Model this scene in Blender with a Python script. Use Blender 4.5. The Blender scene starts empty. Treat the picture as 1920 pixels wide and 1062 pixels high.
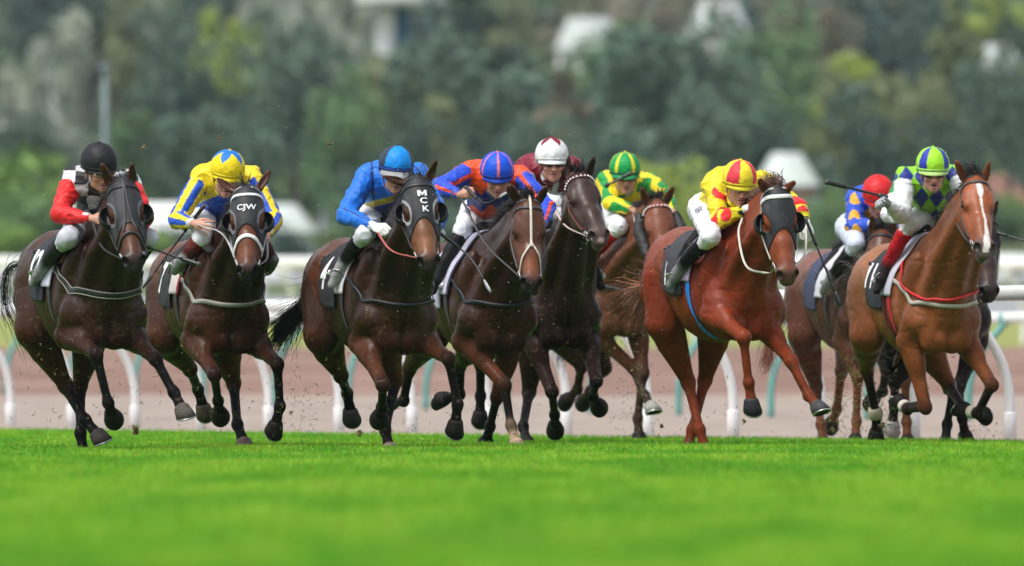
import bpy, math, random
import numpy as np

# ------------------------------------------------------------------ camera, world, sun, exposure
SC = bpy.context.scene
COL = bpy.context.collection
FPX = 21333.0            # focal length in pixels of the 1920 px wide photograph (400 mm lens)
D0 = 72.3                # metres from the camera to the world origin plane
HC = 0.491               # camera height
PITCH = math.atan(169.0 / FPX)
cam_d = bpy.data.cameras.new('camera')
cam_d.sensor_width = 36.0
cam_d.lens = 400.0
cam_d.clip_start = 1.0
cam_d.clip_end = 6000.0
cam_d.dof.use_dof = True
cam_d.dof.focus_distance = D0 + 1.2
cam_d.dof.aperture_fstop = 3.6
cam = bpy.data.objects.new('camera', cam_d)
COL.objects.link(cam)
cam.location = (0, -D0, HC)
cam.rotation_euler = (math.pi / 2 + PITCH, 0, 0)
SC.camera = cam

world = bpy.data.worlds.new('World')
SC.world = world
world.use_nodes = True
wn = world.node_tree.nodes
wl = world.node_tree.links
sky = wn.new('ShaderNodeTexSky')
sky.sky_type = 'NISHITA'
sky.sun_disc = False
SUN_EL, SUN_AZ = math.radians(60), math.radians(225)   # azimuth: clockwise from +Y
sky.sun_elevation = SUN_EL
sky.sun_rotation = SUN_AZ
sky.air_density = 1.0
sky.dust_density = 4.0
sky.ozone_density = 1.0
hsv = wn.new('ShaderNodeHueSaturation')
hsv.inputs['Saturation'].default_value = 0.35
wl.new(sky.outputs[0], hsv.inputs['Color'])
wl.new(hsv.outputs[0], wn['Background'].inputs['Color'])
wn['Background'].inputs['Strength'].default_value = 0.14
sun_d = bpy.data.lights.new('sun', 'SUN')
sun_d.energy = 1.35
sun_d.angle = math.radians(22)
sun_d.color = (1.0, 0.96, 0.9)
sun = bpy.data.objects.new('sun', sun_d)
COL.objects.link(sun)
sun.rotation_euler = (math.pi / 2 - SUN_EL, 0, math.pi - SUN_AZ)
SC.view_settings.view_transform = 'Standard'
SC.view_settings.look = 'None'
SC.view_settings.exposure = 0.6
SC.view_settings.gamma = 1.0
SC.cycles.max_bounces = 6
SC.cycles.diffuse_bounces = 3
SC.cycles.glossy_bounces = 3
SC.cycles.transparent_max_bounces = 16
SC.cycles.use_denoising = True

rng = np.random.default_rng(7)
random.seed(7)
F32 = np.float32
A = lambda *v: np.array(v, dtype=float)


def norm(v):
    v = np.asarray(v, float)
    return v / (np.linalg.norm(v, axis=-1, keepdims=True) + 1e-12)


_c, _s = math.cos(PITCH), math.sin(PITCH)
RIGHT, UPV, FWD = A(1, 0, 0), A(0, -_s, _c), A(0, _c, _s)
CAMP = A(0, -D0, HC)


def PX(px, py, y):
    """world point at world depth y seen at photo pixel (px, py)"""
    d = RIGHT * (px - 960) / FPX + UPV * (531 - py) / FPX + FWD
    return CAMP + d * ((y + D0) / d[1])


# ------------------------------------------------------------------ object helpers
def tag(o, label=None, cat=None, group=None, kind=None):
    if label: o['label'] = label
    if cat: o['category'] = cat
    if group: o['group'] = group
    if kind: o['kind'] = kind
    return o


def empty(name, loc, label=None, cat=None, group=None):
    o = bpy.data.objects.new(name, None)
    o.empty_display_size = 0.1
    COL.objects.link(o)
    o.location = loc
    return tag(o, label, cat, group)


def curve_pts(P, n):
    """Catmull-Rom through P"""
    P = np.asarray(P, float)
    if len(P) == 2:
        t = np.linspace(0, 1, n)[:, None]
        return P[0] + (P[1] - P[0]) * t
    Q = np.vstack([2 * P[0] - P[1], P, 2 * P[-1] - P[-2]])
    seg = len(P) - 1
    out = []
    for u in np.linspace(0, seg, n):
        i = min(int(u), seg - 1); t = u - i
        a, b, c, d = Q[i], Q[i + 1], Q[i + 2], Q[i + 3]
        out.append(.5 * ((2 * b) + (c - a) * t + (2 * a - 5 * b + 4 * c - d) * t * t + (3 * b - a - 3 * c + d) * t ** 3))
    return np.array(out)



ORG = {}


def make_mesh(name, V, Fq, mat, cols=None, smooth=True):
    """V (n,3), Fq: (m,3) or (m,4) int array, or a list of such arrays"""
    V = np.asarray(V, dtype=np.float32)
    Fs = Fq if isinstance(Fq, list) else [Fq]
    Fs = [np.asarray(f, dtype=np.int32) for f in Fs if len(f)]
    me = bpy.data.meshes.new(name)
    me.vertices.add(len(V))
    me.vertices.foreach_set('co', V.ravel())
    nl = sum(f.size for f in Fs)
    npoly = sum(len(f) for f in Fs)
    me.loops.add(nl)
    me.loops.foreach_set('vertex_index', np.concatenate([f.ravel() for f in Fs]))
    me.polygons.add(npoly)
    tot = np.concatenate([np.full(len(f), f.shape[1], np.int32) for f in Fs])
    st = np.concatenate([[0], np.cumsum(tot)[:-1]]).astype(np.int32)
    me.polygons.foreach_set('loop_start', st)
    if smooth:
        me.polygons.foreach_set('use_smooth', np.ones(npoly, dtype=bool))
    if cols is not None:
        cols = np.asarray(cols, dtype=np.float32)
        if cols.shape[1] == 3:
            cols = np.concatenate([cols, np.ones((len(cols), 1), np.float32)], 1)
        a = me.color_attributes.new('Col', 'FLOAT_COLOR', 'POINT')
        a.data.foreach_set('color', cols.ravel())
    me.update(calc_edges=True)
    me.validate()
    if mat is not None:
        me.materials.append(mat)
    return me


def obj(name, V, Fq, mat, parent=None, cols=None, smooth=True, origin=None, label=None):
    """one mesh object; vertices are world coordinates, stored relative to the top-level origin"""
    if parent is not None:
        o0 = ORG[parent.name]
    else:
        o0 = np.zeros(3) if origin is None else np.asarray(origin, float)
    me = make_mesh(name, np.asarray(V, float) - o0, Fq, mat, cols, smooth)
    o = bpy.data.objects.new(name, me)
    COL.objects.link(o)
    ORG[o.name] = o0
    if parent is not None:
        o.parent = parent
    else:
        o.location = o0
    if label: o['label'] = label
    return o


def root(name, loc, label, cat, group=None):
    o = empty(name, loc, label, cat, group)
    ORG[o.name] = np.asarray(loc, float)
    return o


class MB:
    """collects simple shapes into one mesh"""
    def __init__(self):
        self.V, self.F4, self.F3, self.n, self.C = [], [], [], 0, []

    def add(self, V, F4=None, F3=None, col=None):
        V = np.asarray(V, float)
        self.V.append(V)
        if F4 is not None and len(F4): self.F4.append(np.asarray(F4, int) + self.n)
        if F3 is not None and len(F3): self.F3.append(np.asarray(F3, int) + self.n)
        self.C.append(np.tile(np.asarray(col if col is not None else (1, 1, 1), float), (len(V), 1)))
        self.n += len(V)

    def box(self, c, size, ax=None, col=None, bevel=0.0):
        c = np.asarray(c, float)
        M = np.eye(3) if ax is None else np.asarray(ax, float)
        s = np.asarray(size, float) / 2
        if bevel <= 0:
            v = np.array([[x, y, z] for x in (-1, 1) for y in (-1, 1) for z in (-1, 1)], float) * s
            f = [[0, 1, 3, 2], [4, 6, 7, 5], [0, 4, 5, 1], [2, 3, 7, 6], [0, 2, 6, 4], [1, 5, 7, 3]]
            self.add(v @ M + c, f, col=col)
            return
        b = min(bevel, s.min() * .9)
        prof = [(-s[0] + b, -s[1]), (s[0] - b, -s[1]), (s[0], -s[1] + b), (s[0], s[1] - b), (s[0] - b, s[1]), (-s[0] + b, s[1]), (-s[0], s[1] - b), (-s[0], -s[1] + b)]
        rings = []
        for z, ins in ((-s[2], b), (-s[2] + b, 0), (s[2] - b, 0), (s[2], b)):
            rings.append([((1 - ins / s[0]) * x, (1 - ins / s[1]) * y, z) for x, y in prof])
        v = np.array(rings).reshape(-1, 3)
        f = [[r * 8 + i, r * 8 + (i + 1) % 8, (r + 1) * 8 + (i + 1) % 8, (r + 1) * 8 + i] for r in range(3) for i in range(8)]
        n = len(v)
        v = np.vstack([v, [[0, 0, -s[2]], [0, 0, s[2]]]])
        f3 = [[n, (i + 1) % 8, i] for i in range(8)] + [[n + 1, 24 + i, 24 + (i + 1) % 8] for i in range(8)]
        self.add(v @ M + c, f, f3, col=col)

    def tube(self, P, R, seg=8, up=None, flat=1.0, col=None, cap=True):
        """tube along points P with radii R; flat scales the binormal axis"""
        P = np.asarray(P, float)
        n = len(P)
        R = np.broadcast_to(np.asarray(R, float), (n,)).copy()
        T = np.gradient(P, axis=0)
        T = norm(T)
        ref = A(0, 0, 1) if up is None else np.asarray(up, float)
        if ref.ndim == 1:
            ref = np.tile(ref, (n, 1))
        B = np.cross(T, ref)
        bad = np.linalg.norm(B, axis=1) < 1e-3
        if bad.any():
            B[bad] = np.cross(T[bad], A(1, 0.1, 0))
        B = norm(B)
        N = norm(np.cross(B, T))
        a = np.linspace(0, 2 * np.pi, seg, endpoint=False)
        V = P[:, None] + R[:, None, None] * (np.cos(a)[None, :, None] * N[:, None] + flat * np.sin(a)[None, :, None] * B[:, None])
        V = V.reshape(-1, 3)
        i = np.arange(n - 1)[:, None] * seg
        j = np.arange(seg)[None]
        j2 = (j + 1) % seg
        F = np.stack([i + j, i + j2, i + seg + j2, i + seg + j], -1).reshape(-1, 4)
        F3 = None
        if cap:
            m = len(V)
            V = np.vstack([V, P[0], P[-1]])
            F3 = [[m, (k + 1) % seg, k] for k in range(seg)] + [[m + 1, (n - 1) * seg + k, (n - 1) * seg + (k + 1) % seg] for k in range(seg)]
        self.add(V, F, F3, col=col)

    def ribbon(self, P, N, w, t, col=None):
        """flat strap along P with surface normals N, width w, thickness t"""
        P = np.asarray(P, float); N = norm(N)
        n = len(P)
        T = norm(np.gradient(P, axis=0))
        B = norm(np.cross(T, N))
        w = np.broadcast_to(np.asarray(w, float), (n,))[:, None]
        h = t
        c = [P + B * w / 2, P + B * w * .42 + N * h, P - B * w * .42 + N * h, P - B * w / 2]
        V = np.stack(c, 1).reshape(-1, 3)
        i = np.arange(n - 1)[:, None] * 4
        j = np.arange(4)[None]
        j2 = (j + 1) % 4
        F = np.stack([i + j, i + j2, i + 4 + j2, i + 4 + j], -1).reshape(-1, 4)
        F = np.vstack([F, [[0, 3, 2, 1]], [[(n - 1) * 4, (n - 1) * 4 + 1, (n - 1) * 4 + 2, (n - 1) * 4 + 3]]])
        self.add(V, F, col=col)

    def ball(self, c, r, seg=12, ax=None, col=None):
        c = np.asarray(c, float)
        r = np.broadcast_to(np.asarray(r, float), (3,))
        M = np.eye(3) if ax is None else np.asarray(ax, float)
        th = np.linspace(0, np.pi, seg // 2 + 1)[1:-1]
        ph = np.linspace(0, 2 * np.pi, seg, endpoint=False)
        v = [[0, 0, 1]] + [[math.sin(t) * math.cos(p), math.sin(t) * math.sin(p), math.cos(t)] for t in th for p in ph] + [[0, 0, -1]]
        v = np.array(v) * r
        m = len(th)
        F4 = [[1 + i * seg + j, 1 + (i + 1) * seg + j, 1 + (i + 1) * seg + (j + 1) % seg, 1 + i * seg + (j + 1) % seg] for i in range(m - 1) for j in range(seg)]
        F3 = [[0, 1 + j, 1 + (j + 1) % seg] for j in range(seg)] + [[len(v) - 1, 1 + (m - 1) * seg + (j + 1) % seg, 1 + (m - 1) * seg + j] for j in range(seg)]
        self.add(v @ M + c, F4, F3, col=col)

    def build(self, name, mat, parent=None, smooth=True, use_cols=False, origin=None, label=None):
        V = np.vstack(self.V)
        fs = []
        if self.F4: fs.append(np.vstack(self.F4))
        if self.F3: fs.append(np.vstack(self.F3))
        return obj(name, V, fs, mat, parent, np.vstack(self.C) if use_cols else None, smooth, origin, label)


# ------------------------------------------------------------------ numpy value noise
_perm = rng.random((64, 64, 64)).astype(F32)


def vnoise(P):
    P = np.asarray(P)
    i = np.floor(P).astype(int)
    f = (P - i)
    f = f * f * (3 - 2 * f)
    i &= 63
    j = (i + 1) & 63
    x0, y0, z0 = i[..., 0], i[..., 1], i[..., 2]
    x1, y1, z1 = j[..., 0], j[..., 1], j[..., 2]
    fx, fy, fz = f[..., 0], f[..., 1], f[..., 2]
    p = _perm
    a = p[x0, y0, z0] * (1 - fx) + p[x1, y0, z0] * fx
    b = p[x0, y1, z0] * (1 - fx) + p[x1, y1, z0] * fx
    c = p[x0, y0, z1] * (1 - fx) + p[x1, y0, z1] * fx
    d = p[x0, y1, z1] * (1 - fx) + p[x1, y1, z1] * fx
    return ((a * (1 - fy) + b * fy) * (1 - fz) + (c * (1 - fy) + d * fy) * fz) * 2 - 1


def fbm(P, o=3):
    s = 0; a = 1.0; t = 0
    for k in range(o):
        s = s + a * vnoise(P * (2 ** k) + 17.3 * k)
        t += a; a *= .5
    return s / t


# ------------------------------------------------------------------ signed distance modelling
class Field:
    def __init__(self):
        self.prims = []

    def rc(self, a, b, r1, r2, k=.03, col=None, flat=None, fax=None, sub=False, part=0):
        a = np.asarray(a, float); b = np.asarray(b, float)
        r = max(r1, r2) * max(1.0, (flat or 1.0)) + k + .02
        self.prims.append(dict(t=0, a=a, b=b, r1=r1, r2=r2, k=k, col=col, flat=flat, fax=fax, sub=sub, part=part,
                               lo=np.minimum(a, b) - r, hi=np.maximum(a, b) + r))

    def chain(self, P, R, k=.03, col=None, flat=None, fax=None, sub=False, part=0):
        """polyline of round cones, one primitive: no swelling where its segments meet"""
        P = np.asarray(P, float); R = np.asarray(R, float)
        r = R.max() * max(1.0, (flat or 1.0)) + k + .02
        self.prims.append(dict(t=2, P=P, R=R, k=k, col=col, flat=flat, fax=fax, sub=sub, part=part, lo=P.min(0) - r, hi=P.max(0) + r))

    def el(self, c, semi, ax=None, k=.03, col=None, sub=False, part=0):
        c = np.asarray(c, float); semi = np.broadcast_to(np.asarray(semi, float), (3,))
        M = np.eye(3) if ax is None else np.asarray(ax, float)   # rows are axes
        r = max(semi) + k + .02
        self.prims.append(dict(t=1, c=c, s=semi, M=M, k=k, col=col, sub=sub, part=part, lo=c - r, hi=c + r))

    @staticmethod
    def _d(q, P):
        if q['t'] == 2:
            out = None
            for i in range(len(q['P']) - 1):
                e = Field._d(dict(t=0, a=q['P'][i], b=q['P'][i + 1], r1=q['R'][i], r2=q['R'][i + 1], flat=q['flat'], fax=q['fax']), P)
                out = e if out is None else np.minimum(out, e)
            return out
        if q['t'] == 0:
            ab = q['b'] - q['a']
            L2 = float(ab @ ab) + 1e-12
            pa = P - q['a'].astype(P.dtype)
            t = np.clip((pa @ ab.astype(P.dtype)) / L2, 0, 1)
            v = pa - t[..., None] * ab.astype(P.dtype)
            r = q['r1'] + (q['r2'] - q['r1']) * t
            if q['flat']:
                s = (v @ q['fax'].astype(P.dtype))
                v = v + ((1 / q['flat'] - 1) * s)[..., None] * q['fax'].astype(P.dtype)
                return (np.sqrt((v * v).sum(-1)) - r) * (q['flat'] if q['flat'] < 1 else 1.0) ** .5
            return np.sqrt((v * v).sum(-1)) - r
        v = (P - q['c'].astype(P.dtype)) @ q['M'].T.astype(P.dtype)
        s = q['s'].astype(P.dtype)
        a = v / s
        k0 = np.sqrt((a * a).sum(-1))
        a = a / s
        k1 = np.sqrt((a * a).sum(-1)) + 1e-9
        return k0 * (k0 - 1) / k1

    @staticmethod
    def _mix(q, f, d):
        k = q['k']
        if q['sub']:
            d = -d
            h = np.maximum(k - np.abs(f - d), 0) / k
            return np.maximum(f, d) + h * h * k * .25
        h = np.maximum(k - np.abs(f - d), 0) / k
        return np.minimum(f, d) - h * h * k * .25

    def at(self, P, parts=None):
        P = np.asarray(P, float)
        f = np.full(P.shape[:-1], 1.0)
        for q in self.prims:
            if parts is not None and q['part'] not in parts: continue
            m = np.all((P > q['lo']) & (P < q['hi']), -1)
            if m.any():
                f[m] = self._mix(q, f[m], self._d(q, P[m]))
        return f

    def grad(self, P, parts=None, e=.004):
        g = np.zeros(P.shape)
        for i in range(3):
            d = np.zeros(3); d[i] = e
            g[..., i] = self.at(P + d, parts) - self.at(P - d, parts)
        return norm(g)

    def project(self, P, off=0.004, parts=None, it=12, maxstep=.08):
        P = np.array(P, float)
        for _ in range(it):
            d = self.at(P, parts) - off
            g = self.grad(P, parts)
            ok = d < .9
            st = np.clip(d, -maxstep, maxstep) * ok
            P = P - g * st[..., None]
        return P, self.grad(P, parts)

    def grid(self, h, lo=None, hi=None, parts=None):
        pr = [q for q in self.prims if parts is None or q['part'] in parts]
        add = [q for q in pr if not q['sub']]
        if lo is None: lo = np.min([q['lo'] for q in add], 0)
        if hi is None: hi = np.max([q['hi'] for q in add], 0)
        n = np.ceil((hi - lo) / h).astype(int) + 1
        f = np.full(n, 1.0, F32)
        xs = [(lo[i] + h * np.arange(n[i])).astype(F32) for i in range(3)]
        for q in pr:
            i0 = np.clip(np.floor((q['lo'] - lo) / h).astype(int), 0, n)
            i1 = np.clip(np.ceil((q['hi'] - lo) / h).astype(int) + 1, 0, n)
            if (i1 <= i0).any(): continue
            sl = tuple(slice(i0[i], i1[i]) for i in range(3))
            P = np.stack(np.meshgrid(xs[0][sl[0]], xs[1][sl[1]], xs[2][sl[2]], indexing='ij'), -1)
            f[sl] = self._mix(q, f[sl], self._d(q, P))
        return f, lo, h

    def mesh(self, h, lo=None, hi=None, parts=None, clip=None, grow=0.0):
        """clip: function of points -> sdf intersected with the field"""
        f, lo, h = self.grid(h, lo, hi, parts)
        f = f - grow
        if clip is not None:
            idx = np.argwhere(f < 3 * h + .002)
            P = lo + idx * h
            c = clip(P)
            f[tuple(idx.T)] = np.maximum(f[tuple(idx.T)], c)
        return surface_nets(f, lo, h)

    def colour(self, V, default, tau=.012):
        V = np.asarray(V, float)
        W = np.full(len(V), 1e-9)
        C = np.zeros((len(V), 3)) + np.asarray(default) * 1e-9
        for q in self.prims:
            if q['sub']: continue
            m = np.all((V > q['lo'] - .02) & (V < q['hi'] + .02), -1)
            if not m.any(): continue
            d = self._d(q, V[m])
            w = np.exp(-np.clip(d, -.03, .2) / tau)
            c = q['col'] if q['col'] is not None else default
            C[m] += w[:, None] * np.asarray(c, float)
            W[m] += w
        return C / W[:, None]


def surface_nets(f, lo, h):
    s = f < 0
    c = s[:-1, :-1, :-1].astype(np.int8)
    n = c.copy()
    for dx in (0, 1):
        for dy in (0, 1):
            for dz in (0, 1):
                if dx or dy or dz:
                    n += s[dx:s.shape[0] - 1 + dx, dy:s.shape[1] - 1 + dy, dz:s.shape[2] - 1 + dz]
    act = (n > 0) & (n < 8)
    idx = np.argwhere(act)
    ids = np.full(act.shape, -1, np.int32)
    ids[tuple(idx.T)] = np.arange(len(idx))
    acc = np.zeros((len(idx), 3)); cnt = np.zeros(len(idx))
    corners = [(0, 0, 0), (1, 0, 0), (0, 1, 0), (1, 1, 0), (0, 0, 1), (1, 0, 1), (0, 1, 1), (1, 1, 1)]
    vals = [f[idx[:, 0] + a, idx[:, 1] + b, idx[:, 2] + c] for a, b, c in corners]
    for i in range(8):
        for b in (1, 2, 4):
            if not i & b:
                j = i | b
                va, vb = vals[i], vals[j]
                m = (va < 0) != (vb < 0)
                t = va[m] / (va[m] - vb[m])
                p0 = np.array(corners[i], float); p1 = np.array(corners[j], float)
                acc[m] += p0 + (p1 - p0) * t[:, None]
                cnt[m] += 1
    V = lo + (idx + acc / cnt[:, None]) * h
    Fs = []
    for ax in range(3):
        a = [slice(None)] * 3; b = [slice(None)] * 3
        a[ax] = slice(0, -1); b[ax] = slice(1, None)
        e = s[tuple(a)] != s[tuple(b)]
        E = np.argwhere(e)
        o1, o2 = [(1, 2), (2, 0), (0, 1)][ax]
        ok = (E[:, o1] > 0) & (E[:, o2] > 0) & (E[:, o1] < ids.shape[o1]) & (E[:, o2] < ids.shape[o2])
        E = E[ok]
        if not len(E): continue
        d1 = np.zeros(3, int); d1[o1] = 1
        d2 = np.zeros(3, int); d2[o2] = 1
        q = [ids[tuple((E - d1 - d2).T)], ids[tuple((E - d2).T)], ids[tuple(E.T)], ids[tuple((E - d1).T)]]
        Q = np.stack(q, 1)
        ins = s[tuple(E.T)]
        Q[~ins] = Q[~ins][:, ::-1]
        Fs.append(Q)
    Fq = np.vstack(Fs) if Fs else np.zeros((0, 4), int)
    Fq = Fq[(Fq >= 0).all(1)]
    return V, Fq


def vnormals(V, Fq):
    N = np.zeros_like(V)
    fn = np.cross(V[Fq[:, 2]] - V[Fq[:, 0]], V[Fq[:, 3]] - V[Fq[:, 1]])
    for i in range(4):
        for k in range(3):
            N[:, k] += np.bincount(Fq[:, i], fn[:, k], len(V))
    return norm(N)


def relax(V, Fq, n=1, a=.5):
    for _ in range(n):
        S = np.zeros_like(V); c = np.zeros(len(V))
        for i in range(4):
            u, w = Fq[:, i], Fq[:, (i + 1) % 4]
            for k in range(3):
                S[:, k] += np.bincount(u, V[w, k], len(V)) + np.bincount(w, V[u, k], len(V))
            c += np.bincount(u, minlength=len(V)) + np.bincount(w, minlength=len(V))
        V = V + a * (S / np.maximum(c, 1)[:, None] - V)
    return V


# ------------------------------------------------------------------ materials
MATS = {}


def mat(name, col=(.8, .8, .8), rough=.6, metal=0.0, use_attr=False, noise=0.0, nscale=20, bump=0.0, bscale=60, coat=0.0, sheen=0.0, spec=.5, sss=0.0, nscale2=None, col2=None, emis=None, trans=0.0, bdist=.01):
    if name in MATS: return MATS[name]
    m = bpy.data.materials.new(name)
    m.use_nodes = True
    nt = m.node_tree
    N, L = nt.nodes, nt.links
    b = N['Principled BSDF']
    b.inputs['Roughness'].default_value = rough
    b.inputs['Metallic'].default_value = metal
    b.inputs['Specular IOR Level'].default_value = spec
    b.inputs['Coat Weight'].default_value = coat
    b.inputs['Coat Roughness'].default_value = .25
    b.inputs['Sheen Weight'].default_value = sheen
    if sss:
        b.inputs['Subsurface Weight'].default_value = sss
        b.inputs['Subsurface Radius'].default_value = (.02, .008, .004)
        b.inputs['Subsurface Scale'].default_value = .3
    tc = N.new('ShaderNodeTexCoord')
    if use_attr:
        at = N.new('ShaderNodeAttribute'); at.attribute_name = 'Col'
        src = at.outputs['Color']
    else:
        rgb = N.new('ShaderNodeRGB'); rgb.outputs[0].default_value = (*col, 1)
        src = rgb.outputs[0]
    if noise > 0:
        nz = N.new('ShaderNodeTexNoise'); nz.inputs['Scale'].default_value = nscale
        nz.inputs['Detail'].default_value = 5
        L.new(tc.outputs['Object'], nz.inputs['Vector'])
        if col2 is not None:
            mx = N.new('ShaderNodeMix'); mx.data_type = 'RGBA'
            cr = N.new('ShaderNodeValToRGB')
            cr.color_ramp.elements[0].position = .5 - .5 * noise
            cr.color_ramp.elements[1].position = .5 + .25
            L.new(nz.outputs['Fac'], cr.inputs[0])
            L.new(cr.outputs[0], mx.inputs['Factor'])
            L.new(src, mx.inputs[6])
            mx.inputs[7].default_value = (*col2, 1)
            src = mx.outputs[2]
        else:
            mr = N.new('ShaderNodeMapRange')
            mr.inputs[1].default_value = .25; mr.inputs[2].default_value = .75
            mr.inputs[3].default_value = 1 - noise; mr.inputs[4].default_value = 1 + noise
            L.new(nz.outputs['Fac'], mr.inputs[0])
            vm = N.new('ShaderNodeVectorMath'); vm.operation = 'SCALE'
            L.new(src, vm.inputs[0]); L.new(mr.outputs[0], vm.inputs['Scale'])
            src = vm.outputs[0]
    L.new(src, b.inputs['Base Color'])
    if bump > 0:
        n2 = N.new('ShaderNodeTexNoise'); n2.inputs['Scale'].default_value = bscale; n2.inputs['Detail'].default_value = 4
        L.new(tc.outputs['Object'], n2.inputs['Vector'])
        bp = N.new('ShaderNodeBump'); bp.inputs['Strength'].default_value = bump; bp.inputs['Distance'].default_value = bdist
        L.new(n2.outputs['Fac'], bp.inputs['Height'])
        L.new(bp.outputs[0], b.inputs['Normal'])
    if trans:
        b.inputs['Transmission Weight'].default_value = trans
    MATS[name] = m
    return m


def srgb(r, g, b):
    f = lambda c: (c / 255 / 12.92) if c / 255 <= .04045 else ((c / 255 + .055) / 1.055) ** 2.4
    return (f(r), f(g), f(b))


M_COAT = mat('horse_coat', use_attr=True, rough=.36, noise=.22, nscale=22, bump=.35, bscale=60, spec=.24, bdist=.004)
_nt = M_COAT.node_tree; _n2 = _nt.nodes.new('ShaderNodeTexNoise'); _n2.inputs['Scale'].default_value = 9; _n2.inputs['Detail'].default_value = 6
_tc = [q for q in _nt.nodes if q.type == 'TEX_COORD'][0]; _mr = _nt.nodes.new('ShaderNodeMapRange')
_mr.inputs[1].default_value = .35; _mr.inputs[2].default_value = .65; _mr.inputs[3].default_value = .26; _mr.inputs[4].default_value = .50
_at = [q for q in _nt.nodes if q.type == 'ATTRIBUTE'][0]; _nt.links.new(_at.outputs['Alpha'], _nt.nodes['Principled BSDF'].inputs['Specular IOR Level'])
_nt.links.new(_tc.outputs['Object'], _n2.inputs['Vector']); _nt.links.new(_n2.outputs['Fac'], _mr.inputs[0]); _nt.links.new(_mr.outputs[0], _nt.nodes['Principled BSDF'].inputs['Roughness'])
M_EYE = mat('eye', (.01, .006, .004), rough=.06)
M_HOOF = mat('hoof', use_attr=True, spec=.15, rough=.6, noise=.35, nscale=60, bump=.3, bscale=120)
M_SHOE = mat('horseshoe_metal', (.55, .55, .56), rough=.35, metal=.9)
M_HAIR = mat('hair', use_attr=True, rough=.5, noise=.2, nscale=30)
M_SILK = mat('silk', use_attr=True, rough=.42, noise=.05, nscale=12, bump=.6, bscale=11, sheen=.1, spec=.32, bdist=.016)
_q = [q for q in M_SILK.node_tree.nodes if q.type == 'TEX_NOISE'][-1]; _q.inputs['Detail'].default_value = 7; _q.inputs['Roughness'].default_value = .62; _q.inputs['Distortion'].default_value = 1.6
M_BREECH = mat('breeches', use_attr=True, rough=.7, noise=.07, nscale=25, bump=.5, bscale=26, bdist=.008)
M_SKIN = mat('skin', use_attr=True, rough=.5, noise=.08, nscale=60, sss=.15)
M_BOOT = mat('boot_leather', use_attr=True, rough=.5, noise=.2, nscale=30, spec=.12)
M_CAP = mat('cap', use_attr=True, rough=.5, noise=.06, nscale=20, bump=.5, bscale=24, bdist=.008, spec=.25)
M_GOG = mat('goggle_lens', (.015, .013, .012), rough=.08, coat=.6)
M_STRAP = mat('tack', use_attr=True, rough=.45, noise=.2, nscale=60, bump=.2, bscale=150, bdist=.003)
M_METAL = mat('tack_metal', (.55, .55, .56), rough=.38, metal=.8)
M_CLOTH = mat('saddle_cloth', use_attr=True, rough=.75, noise=.08, nscale=30, bump=.3, bscale=60, bdist=.004)
M_HOOD = mat('hood_fabric', use_attr=True, rough=.6, noise=.2, nscale=40, bump=.2, bscale=60, bdist=.004)
M_LETTER = mat('white_lettering', (.82, .82, .84), rough=.6)
M_INK = mat('dark_lettering', (.02, .03, .07), rough=.6)
M_WHIP = mat('whip', use_attr=True, rough=.35, noise=.1, nscale=50)
ONLY = None
QUAL = dict(horse=.0085, man=.0065)
# ------------------------------------------------------------------ the ground
PROF = [(0, 0), (118, 0), (132, .05), (150, .2), (190, .85), (250, 1.54), (330, 3.1), (420, 5.0), (520, 7.2), (620, 9.6), (800, 16), (1000, 25), (1300, 38), (2600, 70), (4500, 80)]
_pd = np.array([p[0] for p in PROF], float); _pz = np.array([p[1] for p in PROF], float)


def ground_z(d):
    return np.interp(d, _pd, _pz)


def turf_edge(X):      # distance of the far edge of the turf
    return 86.4 - 2.15 * X


def rail_line(X):      # distance from the camera of the running rail at world x
    return 92.0 - 2.77 * X


def strip(name, d_lo, d_hi, material, lo_fn=None, dz=0.0, n=14, xs=None):
    """terrain strip between two distance curves; widens with distance"""
    V = []; m = 81
    for i in range(n):
        t = i / (n - 1)
        for j in range(m):
            s = -1 + 2 * j / (m - 1)
            a = d_lo(s) if callable(d_lo) else d_lo
            b = d_hi(s) if callable(d_hi) else d_hi
            d = a * (b / a) ** t if a > 0 else a + (b - a) * t
            x = (abs(s) ** 2.2) * (1 if s > 0 else -1) * xs
            V.append((x, d - D0, float(ground_z(d)) + dz))
    F = [[i * m + j, i * m + j + 1, (i + 1) * m + j + 1, (i + 1) * m + j] for i in range(n - 1) for j in range(m - 1)]
    o = obj(name, np.array(V), np.array(F), material)
    tag(o, kind='structure')
    return o


M_TURF = mat('turf', srgb(48, 92, 20), rough=.95, spec=.1, noise=.9, nscale=1.2, col2=srgb(66, 108, 26))  # colour darkened to match the blades, which shade one another
M_SAND = mat('sand', (.37, .305, .26), rough=.95, noise=.15, nscale=1.2, col2=(.17, .125, .10), bump=1.0, bscale=3, bdist=.12)
M_RED = mat('red_dirt', (.19, .105, .080), rough=.95, noise=.2, nscale=.35, col2=(.33, .215, .17), bump=1.0, bscale=2, bdist=.2)
M_GRASSY = mat('infield_grass', (.30, .30, .06), rough=.95, noise=.9, nscale=.12, col2=(.20, .25, .06))
M_HILL = mat('hill_grass', (.055, .095, .035), rough=.95, noise=.9, nscale=.05, col2=(.09, .12, .04))
M_PATH = mat('pale_path', (.30, .32, .33), rough=.9, noise=.5, nscale=.2, col2=(.24, .25, .26))
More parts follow.
